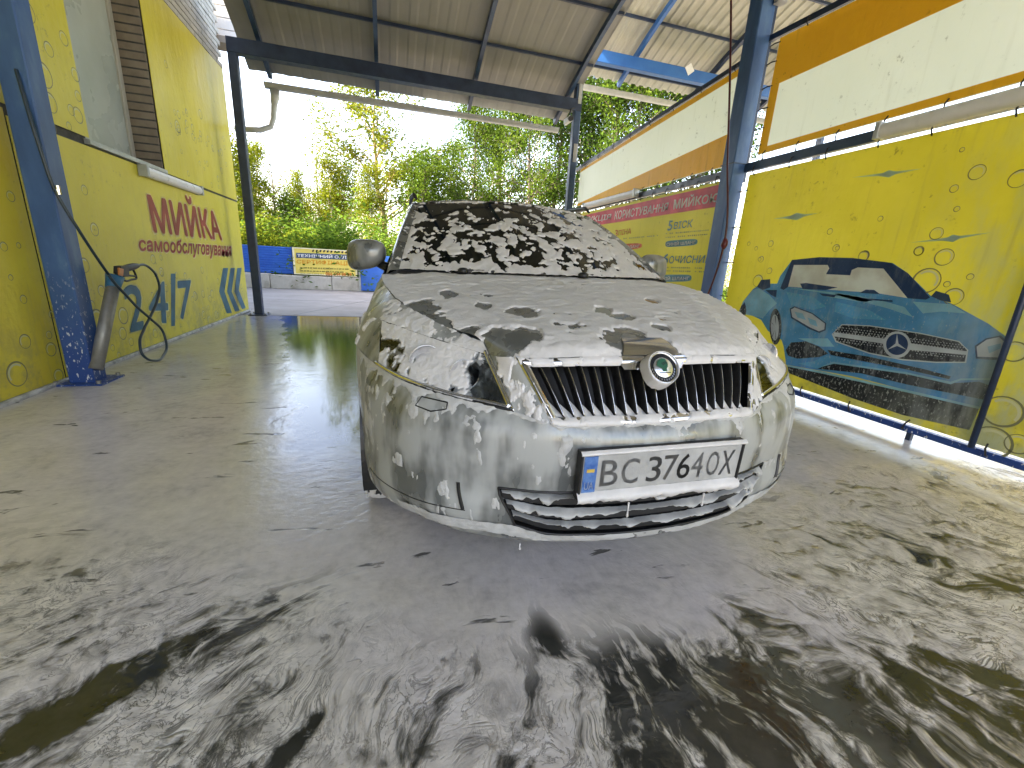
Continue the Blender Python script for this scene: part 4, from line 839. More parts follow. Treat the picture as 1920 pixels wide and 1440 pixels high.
# ---- steel posts
def post(x, y, zt, wx, wy, m, label, cham=.02, plate=True):
    r = empty('steel_post', (x, y, 0), label, 'post', 'blue posts carrying the canopy')
    mb = MB(); mb.bbox(x - wx / 2, x + wx / 2, y - wy / 2, y + wy / 2, .012, zt, .008); part(mb, 'shaft', m, r)
    if plate:
        mb = MB(); mb.bbox(x - wx / 2 - .08, x + wx / 2 + .08, y - wy / 2 - .07, y + wy / 2 + .07, .0, .012, .003); part(mb, 'base_plate', m, r)
        for sx in (-1, 1):
            for sy in (-1, 1):
                mb = MB(); mb.tube([(x + sx * (wx / 2 + .05), y + sy * (wy / 2 + .045), .012), (x + sx * (wx / 2 + .05), y + sy * (wy / 2 + .045), .035)], .014, 6); part(mb, 'bolt', M['steel'], r)
    return r
post(-2.215, 3.93, 4.95, .155, .16, M['blue_fleck'], 'thick blue post with flaking soapy foot beside the lance holder')
post(-2.06, 8.14, 3.97, .12, .12, M['navy'], 'slim dark blue post at the far end of the left wall')
pr = post(3.47, 4.02, 5.3, .16, .17, M['blue_fleck'], 'thick blue post on the right between the two printed sheets')
post(3.40, 8.14, 4.32, .12, .12, M['blue'], 'slim dark blue post at the far end of the right partition')
mb = MB(); mb.bbox(3.555, 3.60, 3.96, 4.06, 2.0, 5.2, .006); part(mb, 'flange', M['navy'], pr)
mb = MB(); mb.bbox(3.385, 3.555, 3.925, 4.115, 2.155, 2.165, .001); part(mb, 'weld_collar', M['blue'], pr)
mb = MB(); mb.bbox(3.37, 3.445, 8.06, 8.075, 2.95, 3.25, .004); tag(mb.build('junction_box', M['grey_box']), 'small grey box fixed to the far right post', 'box')
jb = empty('junction_box', (3.5, 3.88, 3.5), 'grey cable box at the top of the near right post', 'box'); mb = MB(); mb.bbox(3.50, 3.60, 3.85, 3.93, 3.50, 3.68, .012); part(mb, 'case', M['grey_box'], jb)
mb = MB(); mb.bbox(3.49, 3.52, 3.835, 3.85, 3.54, 3.64, .004); part(mb, 'lid', M['galv'], jb)

# ---- canopies: curved ribs, purlins, ribbed sheets, beam, gutter
def zr(y): return 5.03 - .0515 * (y - 3.9) ** 2
def canopy(x0, x1, dz, ribs, y0, y1, m, label, pitch, depth, beam_x, beam_m, gut, sheetw, beams=(8.14,)):
    root = empty('canopy', ((x0 + x1) / 2, 3.9, 3.9 + dz), label, 'canopy')
    ys = lin(y0, y1, 34); xs0 = x0
    while xs0 < x1 - .01:
        xs1 = min(xs0 + sheetw, x1); mb = MB(); n = max(1, int(round((xs1 + .04 - xs0) / pitch)))
        prof = []
        for i in range(n):
            a = xs0 + i * pitch; prof += [(a, 0), (a + pitch * .30, 0), (a + pitch * .42, depth), (a + pitch * .88, depth)]
        prof.append((xs0 + n * pitch, 0)); prof = [p for p in prof if p[0] <= xs1 + .03]
        off = .002 * (int((xs0 - x0) / sheetw + .5) % 2)
        G = np.array([[(px, y, zr(y) + dz + .075 + pz + off) for px, pz in prof] for y in ys]); mb.grid(G)
        G2 = G[:, ::-1] + np.array([0, 0, .0015]); mb.grid(G2); part(mb, 'roof_sheet', m, root); xs0 += sheetw
    for x in ribs:
        mb = MB()
        for a, b in zip(lin(y0 + .02, y1 - .05, 26)[:-1], lin(y0 + .02, y1 - .05, 26)[1:]): mb.bar((x, a, zr(a) + dz - .01), (x, b + .004, zr(b + .004) + dz - .01), .06, .09)
        part(mb, 'rib', M['blue'] if dz == 0 else M['blue_lit'] if abs(x - 4.5) < .2 else M['navy'], root)
    for y in (-.8, .2, 1.2, 2.1, 3.0, 3.9, 4.85, 5.8, 6.75, 7.68, 8.62):
        if y0 < y < y1: mb = MB(); mb.bbox(x0 + .02, x1 - .01, y - .02, y + .02, zr(y) + dz + .032, zr(y) + dz + .072, .003); part(mb, 'purlin', M['navy'], root)
    for yb in beams: mb = MB(); mb.bbox(beam_x[0], beam_x[1], yb - .066, yb + .066, 3.78 + dz, 3.975 + dz, .006); part(mb, 'beam', beam_m, root)
    # gutter: half round trough with hangers
    gy, gz = 8.93, 3.70 + dz; th = lin(0, np.pi, 12); mb = MB()
    A = [np.array([(x, gy - .075 * math.cos(a), gz - .075 * math.sin(a)) for a in th]) for x in gut]
    mb.grid(np.stack(A)); mb.grid(np.stack([a + np.array([0, 0, .004]) for a in A])[::-1]); mb.tube([(gut[0], gy - .078, gz), (gut[1], gy - .078, gz)], .009, 6); mb.tube([(gut[0], gy + .078, gz), (gut[1], gy + .078, gz)], .009, 6)
    for x, s in ((gut[0], 1), (gut[1], -1)): mb.add([(x, gy - .075 * math.cos(a), gz - .075 * math.sin(a)) for a in th], [tuple(range(12))])
    gu = part(mb, 'gutter', M['galv'], root)
    for x in ribs:
        if gut[0] < x < gut[1]: mb = MB(); mb.tube([(x, 8.80, zr(8.8) + dz), (x, 8.845, gz + .02), (x, 8.93, gz - .085), (x, 9.01, gz + .01)], .007, 6); part(mb, 'gutter_hook', M['navy'], root)
    return root
can = canopy(-2.04, 3.44, 0., (-1.72, -.06, 1.54, 3.24), -2.2, 8.86, M['roof_dark'], 'curved canopy of dark ribbed sheets over the grey car', .275, .006, (-2.12, 3.46), M['navy'], (-1.84, 3.36), 1.1, (8.14,))  # unseen front edge carried forward to cut daylight on the car front
can2 = canopy(3.50, 9.2, .82, (3.60, 4.52, 6.22, 7.9), -1.4, 8.86, M['roof_lit'], 'higher canopy of pale ribbed sheets over the neighbouring bay', .18, .030, (3.5, 9.2), M['blue_lit'], (3.52, 9.2), 1.08, (8.14,))
mb = MB(); mb.bar((3.415, 8.10, 3.9), (3.415, 8.10, 4.75), .06, .06, up=(0, 1, 0)); part(mb, 'stub', M['galv'], can2)
# downpipe
dp = empty('downpipe', (-1.7, 8.95, 2.8), 'grey downpipe bending from the gutter back to the wall', 'downpipe')
mb = MB(); mb.tube([(-1.70, 8.93, 3.63), (-1.70, 8.93, 3.52), (-1.72, 8.93, 3.42), (-1.75, 8.92, 3.2), (-1.80, 8.90, 3.06), (-1.95, 8.85, 2.98), (-2.30, 8.74, 2.93)], [.075, .07, .05, .045, .045, .045, .045], 12); part(mb, 'pipe', M['galv'], dp, smooth=True)
mb = MB(); mb.tube([(-1.72, 8.93, 3.50), (-1.72, 8.93, 3.42)], .056, 12); part(mb, 'collar', M['galv'], dp)
# tag on the bright beam, camera under the canopy
p = ony(1293, 130, 8.07); mb = MB(); mb.box(-.075, .075, -.006, 0, -.075, .075, Matrix.Translation(p) @ Matrix.Rotation(R_(52), 4, 'Y')); tag(mb.build('tag_plate', M['white_pl']), 'white diamond tag on the bright blue beam', 'tag')
sc_ = empty('security_camera', (3.1, 8.2, 3.35), 'small white and black camera under the far right end of the canopy', 'camera')
p = Vector(ony(1066, 226, 8.02)); mb = MB(); mb.bbox(p.x - .05, p.x + .03, p.y - .10, p.y + .1, p.z - .05, p.z + .05, .02); part(mb, 'body', M['white_pl'], sc_)
mb = MB(); mb.tube([(p.x - .01, p.y - .13, p.z), (p.x - .01, p.y - .095, p.z)], .042, 14); part(mb, 'hood', M['black'], sc_); mb = MB(); mb.tube([p + Vector((0, 0, .05)), p + Vector((.05, .05, .2)), (3.36, 8.09, p.z + .25)], .014, 6); part(mb, 'bracket', M['black'], sc_)

# ---- partition on the right
bounce_p = empty('partition_frame', (9.1, 3, 0), 'mostly unseen yellow sheet and frame added past the neighbouring bay to reflect yellow', 'frame')
mb = MB(); mb.box(9.1, 9.104, -2.5, 8.0, .1, 1.25); part(mb, 'vinyl_sheet', M['yellow_pale'], bounce_p)  # added to reflect yellow under the rail; kept low to spare the white sheets
for z in (.06, 1.27): mb = MB(); mb.bbox(9.08, 9.13, -2.6, 8.1, z, z + .05, .004); part(mb, 'rail', M['navy'], bounce_p)
for y in (-2.6, 2.7, 8.1): mb = MB(); mb.bbox(9.06, 9.16, y - .06, y + .06, 0, 4.6, .006); part(mb, 'post', M['navy'], bounce_p)
fr_r = empty('partition_frame', (RWX, 3, 0), 'dark blue rail frame holding the printed sheets along the right', 'frame')
mb = MB(); mb.bbox(3.53, 3.585, -3.0, 3.94, 2.085, 2.165, .004); part(mb, 'middle_rail', M['blue'], fr_r)
mb = MB(); mb.bbox(3.53, 3.585, 4.11, 8.08, 2.08, 2.15, .004); part(mb, 'middle_rail', M['navy'], fr_r)
mb = MB(); mb.bbox(3.53, 3.58, -3.0, 3.93, .055, .10, .004); part(mb, 'bottom_rail', blue_paint('blue_paint_soapy', True), fr_r)
mb = MB(); mb.bbox(3.53, 3.58, 4.11, 8.08, .055, .10, .004); part(mb, 'bottom_rail', M['blue'], fr_r)
a, b = onx(1078, 320, 3.56), onx(1400, 112, 3.56); mb = MB(); mb.bar((3.57, a[1], a[2]), (3.57, 4.1, a[2] + (4.1 - a[1]) * (b[2] - a[2]) / (b[1] - a[1])), .04, .05); part(mb, 'top_rail', M['navy'], fr_r)
a2, b2 = onx(1472, 58, 3.56), onx(1590, -2, 3.56); s2 = (b2[2] - a2[2]) / (b2[1] - a2[1]); mb = MB(); mb.bar((3.57, 3.95, a2[2] + (3.95 - a2[1]) * s2), (3.57, -1.5, a2[2] + (-1.5 - a2[1]) * s2), .04, .05); part(mb, 'top_rail', M['navy'], fr_r)
for y in (1.91, -.2, 6.0): mb = MB(); mb.bar((3.555, y, 0), (3.555, y, .06), .03, .03, up=(0, 1, 0)); part(mb, 'foot', M['navy'], fr_r)
mb = MB(); mb.tube([(3.505, 1.56, .10), (3.505, 1.575, 1.1), (3.505, 1.58, 2.1)], .017, 10); part(mb, 'stay_pipe', M['navy'], fr_r, smooth=True)
bx_ = RWX
art = panel('printed_banner', (-2.2, 3.86), (.125, 2.05), bx_, M['yellow_art'], 'yellow sheet printed with a blue open sports car, soap spattered', nx=-1)
ins = panel('printed_banner', (4.13, 8.05), (.125, 2.05), bx_, M['yellow_pale'], 'yellow instruction sheet with a red heading beyond the near right post', nx=-1)
def rpoly(mbx, pts, X, push): mbx.add([onx(u, v, X) + np.array([-push, 0, 0]) for u, v in pts], [tuple(range(len(pts)))])
up1 = empty('printed_banner', (bx_, 6, 2.2), 'long white sheet edged in orange above the instruction sheet', 'banner')
a, b = onx(1078, 325, bx_), onx(1400, 119, bx_); sl_ = (b[2] - a[2]) / (b[1] - a[1]); T = lambda y: a[2] + (y - a[1]) * sl_
mb = MB(); mb.prism([(bx_, 8.05, 2.19), (bx_, 4.16, 2.19), (bx_, 4.16, T(4.16)), (bx_, 8.05, T(8.05))], (-.004, 0, 0)); part(mb, 'vinyl_sheet', M['white_vinyl'], up1)
mb = MB(); lowL, lowR = onx(1080, 398, bx_), onx(1385, 243, bx_)
e_ = bx_ - .0055; mb.add([(e_, 8.04, 2.195), (e_, 4.165, 2.195), (e_, 4.165, lowR[2]), (e_, 8.04, 2.235)], [(0, 1, 2, 3)]); part(mb, 'orange_wedge', M['orange'], up1)
mb = MB()
mb.add([(e_, 4.165, lowR[2]), (e_, 4.165, T(4.165) - .005), (e_, 4.225, T(4.225) - .005), (e_, 4.225, lowR[2] - .004)], [(0, 1, 2, 3)]); mb.add([(e_, 4.225, T(4.225) - .005), (e_, 8.04, T(8.04) - .005), (e_, 8.04, T(8.04) - .05), (e_, 4.225, T(4.225) - .075)], [(0, 1, 2, 3)]); o_ = part(mb, 'orange_border', M['orange'], up1)
up2 = empty('printed_banner', (bx_, 2, 2.2), 'white sheet with a broad orange upper band above the sports car print', 'banner')
T2 = lambda y: a2[2] + (y - a2[1]) * s2 - .05
mb = MB(); mb.prism([(bx_, 3.80, 2.215), (bx_, -2.2, 2.215), (bx_, -2.2, T2(-2.2)), (bx_, 3.80, T2(3.80))], (-.004, 0, 0)); part(mb, 'vinyl_sheet', M['white_vinyl'], up2)
l0, l1 = onx(1463, 156, bx_), onx(1810, 0, bx_); sl2 = (l1[2] - l0[2]) / (l1[1] - l0[1])
L2 = lambda y: l0[2] + sl2 * (y - l0[1]); e_ = bx_ - .0055
mb = MB(); mb.add([(e_, 3.795, L2(3.795)), (e_, -2.19, L2(-2.19)), (e_, -2.19, T2(-2.19) - .004), (e_, 3.795, T2(3.795) - .004)], [(0, 1, 2, 3)]); part(mb, 'orange_band', M['orange'], up2)
mb = MB(); mb.add([(e_, 3.795, 2.22), (e_, 3.795, L2(3.795)), (e_, 3.70, L2(3.70)), (e_, 3.70, 2.275), (e_, -2.19, 2.275), (e_, -2.19, 2.22)], [(0, 1, 2, 3), (0, 3, 4, 5)]); part(mb, 'orange_border', M['orange'], up2)
def ties(root, pts):           # cable ties from eyelets to the frame
    eye = None
    for p, d in pts:
        p = np.array(p, float); d = np.array(d, float); mb = MB(); n = np.array([-1., 0, 0])
        mb.tube([p + n * .012, p + d * .35 + n * .03, p + d * .9 + n * .022, p + d + n * .0], .0055, 5); e = part(mb, 'cable_tie', M['black'], root)
for y in np.arange(3.72, -.4, -.36): pass
ties(art, [((bx_ - .004, y + rnd.uniform(-.03, .03), 2.03), (0, rnd.uniform(-.03, .03), .09)) for y in np.arange(3.75, -.3, -.37)] + [((bx_ - .004, y, .15), (0, rnd.uniform(-.03, .03), -.08)) for y in np.arange(3.6, .2, -.42)] + [((bx_ - .004, 3.83, z), (0, .10, .0)) for z in (.5, .85, 1.2, 1.55, 1.9)])
ties(ins, [((bx_ - .004, y, 2.03), (0, .01, .08)) for y in np.arange(4.3, 8.0, .3)])
ties(up1, [((bx_ - .004, y, 2.21), (0, .01, -.07)) for y in np.arange(4.4, 8.0, .34)] + [((bx_ - .004, 4.18, z), (0, -.10, 0)) for z in (2.3, 2.5, 2.7, 2.9, 3.05)] + [((bx_ - .004, y, T(y) - .02), (0, .0, .06)) for y in np.arange(4.3, 8.0, .5)])
ties(up2, [((bx_ - .004, y, 2.235), (0, .01, -.08)) for y in np.arange(3.7, -.2, -.36)] + [((bx_ - .004, 3.77, z), (0, .12, 0)) for z in (2.3, 2.45, 2.62, 2.8, 3.0, 3.15)] + [((bx_ - .004, y, T2(y) - .02), (0, 0, .07)) for y in np.arange(3.5, 1.0, -.5)])
tube_lamp(3.53, .4, 2.62, 2.13, 'long white tube lamp on the rail above the sports car print', -1)
tube_lamp(3.53, 5.9, 7.6, 2.145, 'white tube lamp on the rail above the red heading', -1)
# instruction print
zb = lambda x, y: (1130 + x / 7.11, 340 + y / 7.11)
mb = MB(); r0 = onx(*zb(1690, 20), bx_); r1 = onx(*zb(1690, 312), bx_)
mb.add([(bx_ - .0055, 8.0, 2.0), (bx_ - .0055, 4.16, 2.02), (bx_ - .0055, 4.16, 1.79), (bx_ - .0055, 8.0, 1.79)], [(0, 1, 2, 3)]); part(mb, 'heading_band', printm('red_band', (.62, .07, .12)), ins)
wh_p = printm('white_print', (.74, .70, .66)); bl_p = printm('blue_print_pale', (.09, .24, .36)); rd_p = printm('red_print_thin', (.55, .12, .06)); gy_p = printm('small_print', (.25, .27, .16))
def it_(s, q, m, off, sh=.15, push=.0078): mb = MB(); text_quad(mb, s, *[onx(*zb(*p), bx_) for p in q], off=off, shear=sh, push=(-push, 0, 0)); part(mb, 'lettering', m, ins)
it_('КОРИСТУВАННЯ', [(165, 400), (890, 280), (160, 515), (880, 392)], wh_p, .035)
it_('МИЙКОЮ', [(950, 210), (1580, 120), (948, 378), (1570, 268)], wh_p, .05)
it_('ІНСТРУКЦІЯ', [(-440, 500), (125, 432), (-440, 600), (120, 520)], wh_p, .035)
it_('3', [(165, 650), (210, 645), (165, 745), (208, 738)], rd_p, .05); it_('ПІНА', [(215, 655), (385, 622), (213, 722), (382, 700)], rd_p, .03)
it_('5', [(875, 525), (945, 520), (868, 662), (940, 655)], bl_p, .06); it_('ВІСК', [(955, 545), (1215, 505), (950, 642), (1208, 612)], bl_p, .04)
it_('6', [(812, 960), (885, 965), (805, 1108), (880, 1105)], bl_p, .06); it_('ОЧИСНИК', [(895, 995), (1470, 980), (890, 1098), (1455, 1090)], bl_p, .04)
mb = MB()
for x0, y0, x1, y1 in ((845, 700, 1430, 650), (845, 750, 1465, 702), (812, 1148, 1475, 1160), (812, 1192, 1475, 1210), (230, 770, 755, 722)):
    nseg = int((x1 - x0) / 26)
    for i in range(nseg):
        if rnd.random() < .12: continue
        fa, fb = i / nseg, (i + rnd.uniform(.55, .9)) / nseg; h = rnd.choice((13, 16, 19))
        P = [(x0 + (x1 - x0) * f, y0 + (y1 - y0) * f + d) for f, d in ((fa, -h * .5), (fb, -h * .5), (fb, h * .5), (fa, h * .5))]
        rpoly(mb, [zb(*p) for p in P], bx_, .0075)
o_ = part(mb, 'small_print', gy_p, ins); o_['kind'] = 'stuff'
def pill(q, m, txt):
    tl, tr, bl, br = [np.array(onx(*zb(*p), bx_)) for p in q]; c = []
    for i in range(24):
        an = 2 * math.pi * i / 24; x = np.sign(math.cos(an)) * abs(math.cos(an)) ** .35 * .5 + .5; y = np.sign(math.sin(an)) * abs(math.sin(an)) ** .6 * .5 + .5
        c.append((1 - x) * ((1 - y) * bl + y * tl) + x * ((1 - y) * br + y * tr) + np.array([-.0065, 0, 0]))
    mb = MB(); mb.add(c, [tuple(range(24))]); part(mb, 'pill_print', m, ins)
    f = lambda x, y: (1 - x) * ((1 - y) * bl + y * tl) + x * ((1 - y) * br + y * tr); mb = MB(); text_quad(mb, txt, f(.05, .8), f(.95, .8), f(.05, .2), f(.95, .2), off=.03, push=(-.0085, 0, 0)); part(mb, 'lettering', wh_p, ins)
pill([(842, 795), (1275, 762), (840, 882), (1268, 850)], bl_p, 'СИНІЙ ШЛАНГ'); pill([(700, 1248), (1195, 1240), (700, 1340), (1188, 1336)], bl_p, 'СИНІЙ ШЛАНГ'); pill([(40, 850), (532, 818), (40, 935), (525, 897)], rd_p, 'ЧЕРВОНИЙ ШЛАНГ')
bubbles(art, bx_ - .004, -1, [(*onx(1350 + u / 3.2, 450 + v / 3.2, bx_)[1:], r) for u, v, r in [(1197, 65, .032), (1348, 103, .055), (1240, 245, .085), (1405, 340, .055), (700, 48, .03), (868, 95, .04), (1505, 220, .02), (1365, 265, .02), (250, 115, .03), (300, 185, .03), (220, 50, .02), (308, 22, .03), (230, 245, .06), (175, 22, .02), (1700, 1030, .095), (1630, 1215, .10), (1790, 1225, .06), (1770, 670, .06)]] + [(*onx(u, v, bx_)[1:], r) for u, v, r in [(1833, 323, .045), (1912, 335, .05), (1790, 354, .025), (1795, 392, .018), (1652, 410, .02), (1557, 434, .025), (1571, 465, .018), (1757, 438, .04), (1724, 471, .03), (1620, 480, .04), (1425, 486, .02), (1805, 281, .015)]])
# star flashes
FL_ = printm('flash_print', (.34, .48, .42))
for u, v, L in ((1668, 326, 70), (1495, 406, 45), (1788, 447, 80)):
    o_ = MB(); rpoly(o_, [(u - L, v + L * .10), (u, v - 3), (u + L * .9, v - L * .14), (u, v + 3)], bx_, .0062)
    rpoly(o_, [(u - 22, v + 4), (u, v - 7), (u + 20, v - 3), (u, v + 7)], bx_, .0068); part(o_, 'flash_print', FL_, art)
# the printed sports car
z7 = lambda x, y: (1350 + x / 3.2, 450 + y / 3.2)
cb = printm('print_car_blue', (.05, .25, .54), .6, lo=.60); cl = printm('print_car_light', (.22, .50, .60), .35); cd = printm('print_car_navy', (.012, .045, .12), .25, lo=.62); ck = printm('print_black', (.012, .014, .018), .75, (.5, .55, .55), .54); cs = printm('print_silver', (.52, .58, .58), .3, (.7, .75, .72)); cg = printm('print_cream', (.80, .76, .62)); cm = printm('print_mid', (.08, .36, .58), .5)
def A_(polys, m, push, name='car_print'):
  for P in polys:
    mb = MB(); rpoly(mb, [z7(*p) for p in P], bx_, push)
    o = part(mb, name, m, art); bm = bmesh.new(); bm.from_mesh(o.data); bmesh.ops.triangulate(bm, faces=bm.faces); bm.to_mesh(o.data); bm.free()
A_([[(118,425),(140,370),(200,295),(250,262),(345,262),(365,215),(435,120),(600,103),(800,108),(1040,138),(1130,198),(1270,338),(1400,385),(1500,440),(1610,500),(1720,578),(1742,620),(1705,720),(1650,880),(1560,1012),(1300,955),(1100,895),(800,818),(400,748),(385,640),(372,600),(290,545),(250,480),(200,455),(120,440)]], cb, .0058)
A_([[(395,748),(640,798),(1130,915),(1560,1012),(1500,1140),(1100,1050),(800,950),(420,800)], [(585,772),(680,732),(1130,795),(1420,858),(1560,850),(1640,880),(1600,960),(1130,868),(850,800)]], ck, .0066)
A_([[(120,440),(140,372),(200,300),(235,290),(300,330),(345,380),(300,420),(260,470),(200,455)], [(410,285),(700,330),(860,372),(1010,410),(1160,462),(1110,402),(960,360),(720,318)], [(640,340),(860,372),(940,360),(720,322)], [(470,590),(650,590),(690,640),(610,640)], [(1160,370),(1390,385),(1480,440),(1330,430),(1220,440)]], cl, .0064)
A_([[(400,310),(560,340),(640,400),(560,420),(430,390)], [(700,370),(900,420),(1000,480),(800,470),(690,430)], [(640,690),(900,740),(1130,790),(1130,800),(680,735),(590,772),(470,740),(560,730)]], cm, .0070)
A_([[(365,290),(435,120),(447,150),(412,282),(385,300)], [(1030,138),(1130,198),(1265,345),(1240,358),(1130,350),(985,172)], [(435,120),(600,103),(800,108),(1040,138),(985,172),(830,165),(795,180),(785,212),(640,205),(660,170),(650,150),(440,150)], [(225,280),(250,240),(305,235),(305,285),(260,300)], [(1270,338),(1300,305),(1378,328),(1392,375),(1335,365)], [(275,300),(345,300),(340,345),(310,330)], [(120,425),(150,372),(160,400),(150,450)]], cd, .0074)
A_([[(440,150),(650,150),(660,170),(640,205),(785,212),(795,180),(830,165),(985,172),(1135,350),(950,320),(720,303),(412,280)]], cg, .0072)
A_([[(485,262),(520,258),(710,285),(640,300),(500,295)], [(840,318),(880,298),(930,300),(965,325)], [(600,320),(700,330),(690,345),(620,335)], [(820,345),(1040,362),(1040,372),(930,362)]], cd, .0080)
def ell(cx, cy, rx, ry, n=26, a0=0): return [(cx + rx * math.cos(a0 + 2 * math.pi * i / n), cy + ry * math.sin(a0 + 2 * math.pi * i / n)) for i in range(n)]
A_([ell(337, 520, 36, 108), ell(143, 425, 18, 38)], ck, .0076); A_([ell(333, 525, 24, 78)], cs, .0080); A_([[(333 + a, 525 + b), (333 + a * .2 + 4, 525 + b * .2), (333 + a * .9 - 5, 525 + b)] for a, b in ((20, 0), (8, 70), (-14, 55), (-18, -30), (5, -70))], ck, .0084)
A_([[(422,412),(450,398),(560,438),(642,500),(638,542),(600,558),(540,535),(430,468)], [(1533,635),(1600,590),(1690,572),(1725,610),(1685,722),(1540,712)]], cd, .0078)
A_([[(430,418),(452,405),(556,444),(634,502),(630,536),(598,548),(545,525),(438,462)], [(1545,640),(1605,598),(1680,582),(1712,612),(1680,705),(1550,700)]], cs, .0082)
A_([[(450,430),(500,440),(520,480),(470,465)], [(530,465),(580,485),(590,520),(545,505)], [(1610,640),(1690,620),(1690,650),(1620,680)]], cl, .0086)
A_([[(675,565),(735,505),(900,512),(1200,556),(1440,606),(1495,660),(1482,738),(1300,738),(1100,722),(900,683),(697,612)]], cs, .0078)
A_([[(684,560),(738,511),(900,518),(1200,562),(1436,612),(1486,660),(1474,730),(1300,730),(1100,714),(900,675),(704,606)]], ck, .0082)
mb = MB()
for r in range(9):                       # honeycomb of the printed grille
    for c in range(44):
        u = 700 + c * 18 + (9 if r % 2 else 0); yc = 512 + (u - 735) * .125 + r * 14
        top = 520 + max(0, (u - 735)) * .14; bot = 606 + (u - 704) * .155 - max(0, u - 1300) * .12
        if top < yc < bot and u < 1470: rpoly(mb, [z7(u - 4, yc), z7(u, yc - 3), z7(u + 5, yc + 1), z7(u, yc + 4)], bx_, .0086)
o_ = part(mb, 'mesh_print', cs, art); o_['kind'] = 'stuff'
A_([[(688,553),(980,590),(1150,620),(1490,668),(1490,690),(1150,660),(960,618),(688,578)]], cs, .0090)
A_([ell(1068, 628, 84, 80)], cs, .0094); A_([ell(1068, 626, 66, 64)], cd, .0098)
star = []
for i in range(3):
    an = -math.pi / 2 + i * 2 * math.pi / 3; star += [(1068 + 66 * math.cos(an), 626 + 64 * math.sin(an)), (1068 + 10 * math.cos(an + math.pi / 3), 626 + 10 * math.sin(an + math.pi / 3))]
A_([star], cs, .0102)
A_([[(398,660),(430,615),(520,608),(600,640),(652,682),(600,702),(470,712),(412,695)], [(650,660),(900,700),(1250,780),(1390,818),(1380,835),(1130,778),(800,715),(670,690)]], ck, .0080)
A_([[(395,748),(640,792),(900,850),(1200,915),(1560,1000),(1560,1014),(1130,915),(640,806),(396,756)], [(600,765),(680,730),(1130,795),(1390,850),(1450,830),(1640,830),(1640,838),(1450,842),(1390,866),(1130,806),(690,742)]], cl, .0086)

# ---- lance holder, hose, gun and rope on the left
hp = lambda u, v, d: np.array([0, 0, CAM_H]) + pray(u, v) / np.linalg.norm(pray(u, v)) * d
lh = empty('lance_holder', (-2.1, 4.1, 0), 'grey slanting tube with a blue collar beside the thick left post', 'lance holder')
b0 = onz(181, 690, .02); b1 = b0 + (onx(209, 525, -2.10) - onx(181, 690, -2.10)) ; b0 = np.array(onx(180, 692, -2.12)); b1 = np.array(onx(213, 532, -2.06)); bt = np.array(onx(216, 517, -2.05))
mb = MB(); mb.tube([b0, b1], .043, 18); part(mb, 'tube', M['steel'], lh, smooth=True)
mb = MB(); mb.tube([b1 - (bt - b1) * .6, b1, bt], [.046, .050, .060], 18); part(mb, 'collar', noisy('blue_collar', (.02, .12, .22), (.04, .18, .28), 9, .4), lh, smooth=True)
def hp_pts(L, X): return [onx(u, v, x) for (u, v), x in zip(L, np.broadcast_to(X, len(L)))]
def smooth_pts(P, n): P = np.array(P); k = np.concatenate([[0], np.cumsum(np.linalg.norm(np.diff(P, axis=0), axis=1))]); return hermite(P, k, lin(0, k[-1], n))
zq = lambda x, y: (180 + x / 6.2625, 470 + y / 6.2625)
gun = empty('spray_gun', tuple(bt), 'black and orange spray gun stuck in the blue collar', 'spray gun')
P = lambda x, y, X=-2.05: onx(*zq(x, y), X)
mb = MB(); mb.prism([P(205, 180), P(262, 172), P(300, 205), P(305, 300), P(255, 305), P(203, 262)], (.05, 0, 0)); part(mb, 'body', M['black'], gun)
mb = MB(); mb.prism([P(252, 200, -1.998), P(305, 215, -1.998), P(298, 300, -1.998), P(258, 285, -1.998)], (.012, 0, 0)); part(mb, 'cover', mat('orange_plastic', (.50, .17, .03), .4), gun)
mb = MB(); mb.tube(smooth_pts([P(300, 222, -2.03), P(360, 205, -2.03), P(440, 185, -2.03), P(490, 175, -2.03)], 10), [.026, .026, .027, .028, .028, .028, .027, .026, .022, .018], 10); part(mb, 'grip', M['black'], gun, smooth=True)
mb = MB(); mb.tube(smooth_pts([P(425, 205, -2.03), P(455, 260, -2.03), P(475, 315, -2.03), P(420, 340, -2.03), P(320, 335, -2.03), P(300, 300, -2.03)], 26), .0085, 8); mb.tube([P(310, 280, -2.03), P(460, 300, -2.03)], .008, 8); part(mb, 'trigger_guard', M['black'], gun, smooth=True)
hose = empty('hose', (-2.1, 5, 0), 'dark hose looping from the spray gun down to the floor by the left wall', 'hose')
H = [(490, 178), (560, 165), (640, 210), (710, 300), (742, 400), (725, 560), (640, 770), (560, 930), (515, 1080), (540, 1210), (620, 1280), (700, 1290), (790, 1230), (830, 1120), (790, 960), (640, 800), (480, 660), (340, 510), (210, 370), (150, 290)]
X = np.interp(np.arange(20), [0, 3, 8, 11, 14, 19], [-2.03, -2.05, -1.95, -1.90, -1.97, -2.03])
mb = MB(); mb.tube(smooth_pts(hp_pts([zq(*h) for h in H], X), 140), .0105, 8); part(mb, 'tube', mat('hose_rubber', (.012, .03, .045), .35), hose, smooth=True)
rope = empty('hose', (-2.15, 3.85, 1.7), 'dark rope like hose slanting from the thick left post to the lance collar', 'hose')
mb = MB(); mb.tube(smooth_pts([onx(30, 130, -2.19), onx(72, 270, -2.145), onx(103, 356, -2.12), onx(150, 435, -2.06), onx(205, 517, -2.04)], 40), [.010] * 40, 8); part(mb, 'tube', bpy.data.materials['hose_rubber'], rope, smooth=True)
mb = MB(); c = onx(103, 356, -2.115); mb.tube([c + np.array([-.05, .05, 0]), c + np.array([.02, -.0, 0])], .014, 8); mb.tube([c + np.array([.02, 0, -.028]), c + np.array([.02, 0, .028])], .012, 8); part(mb, 'hook', M['chrome'], rope)
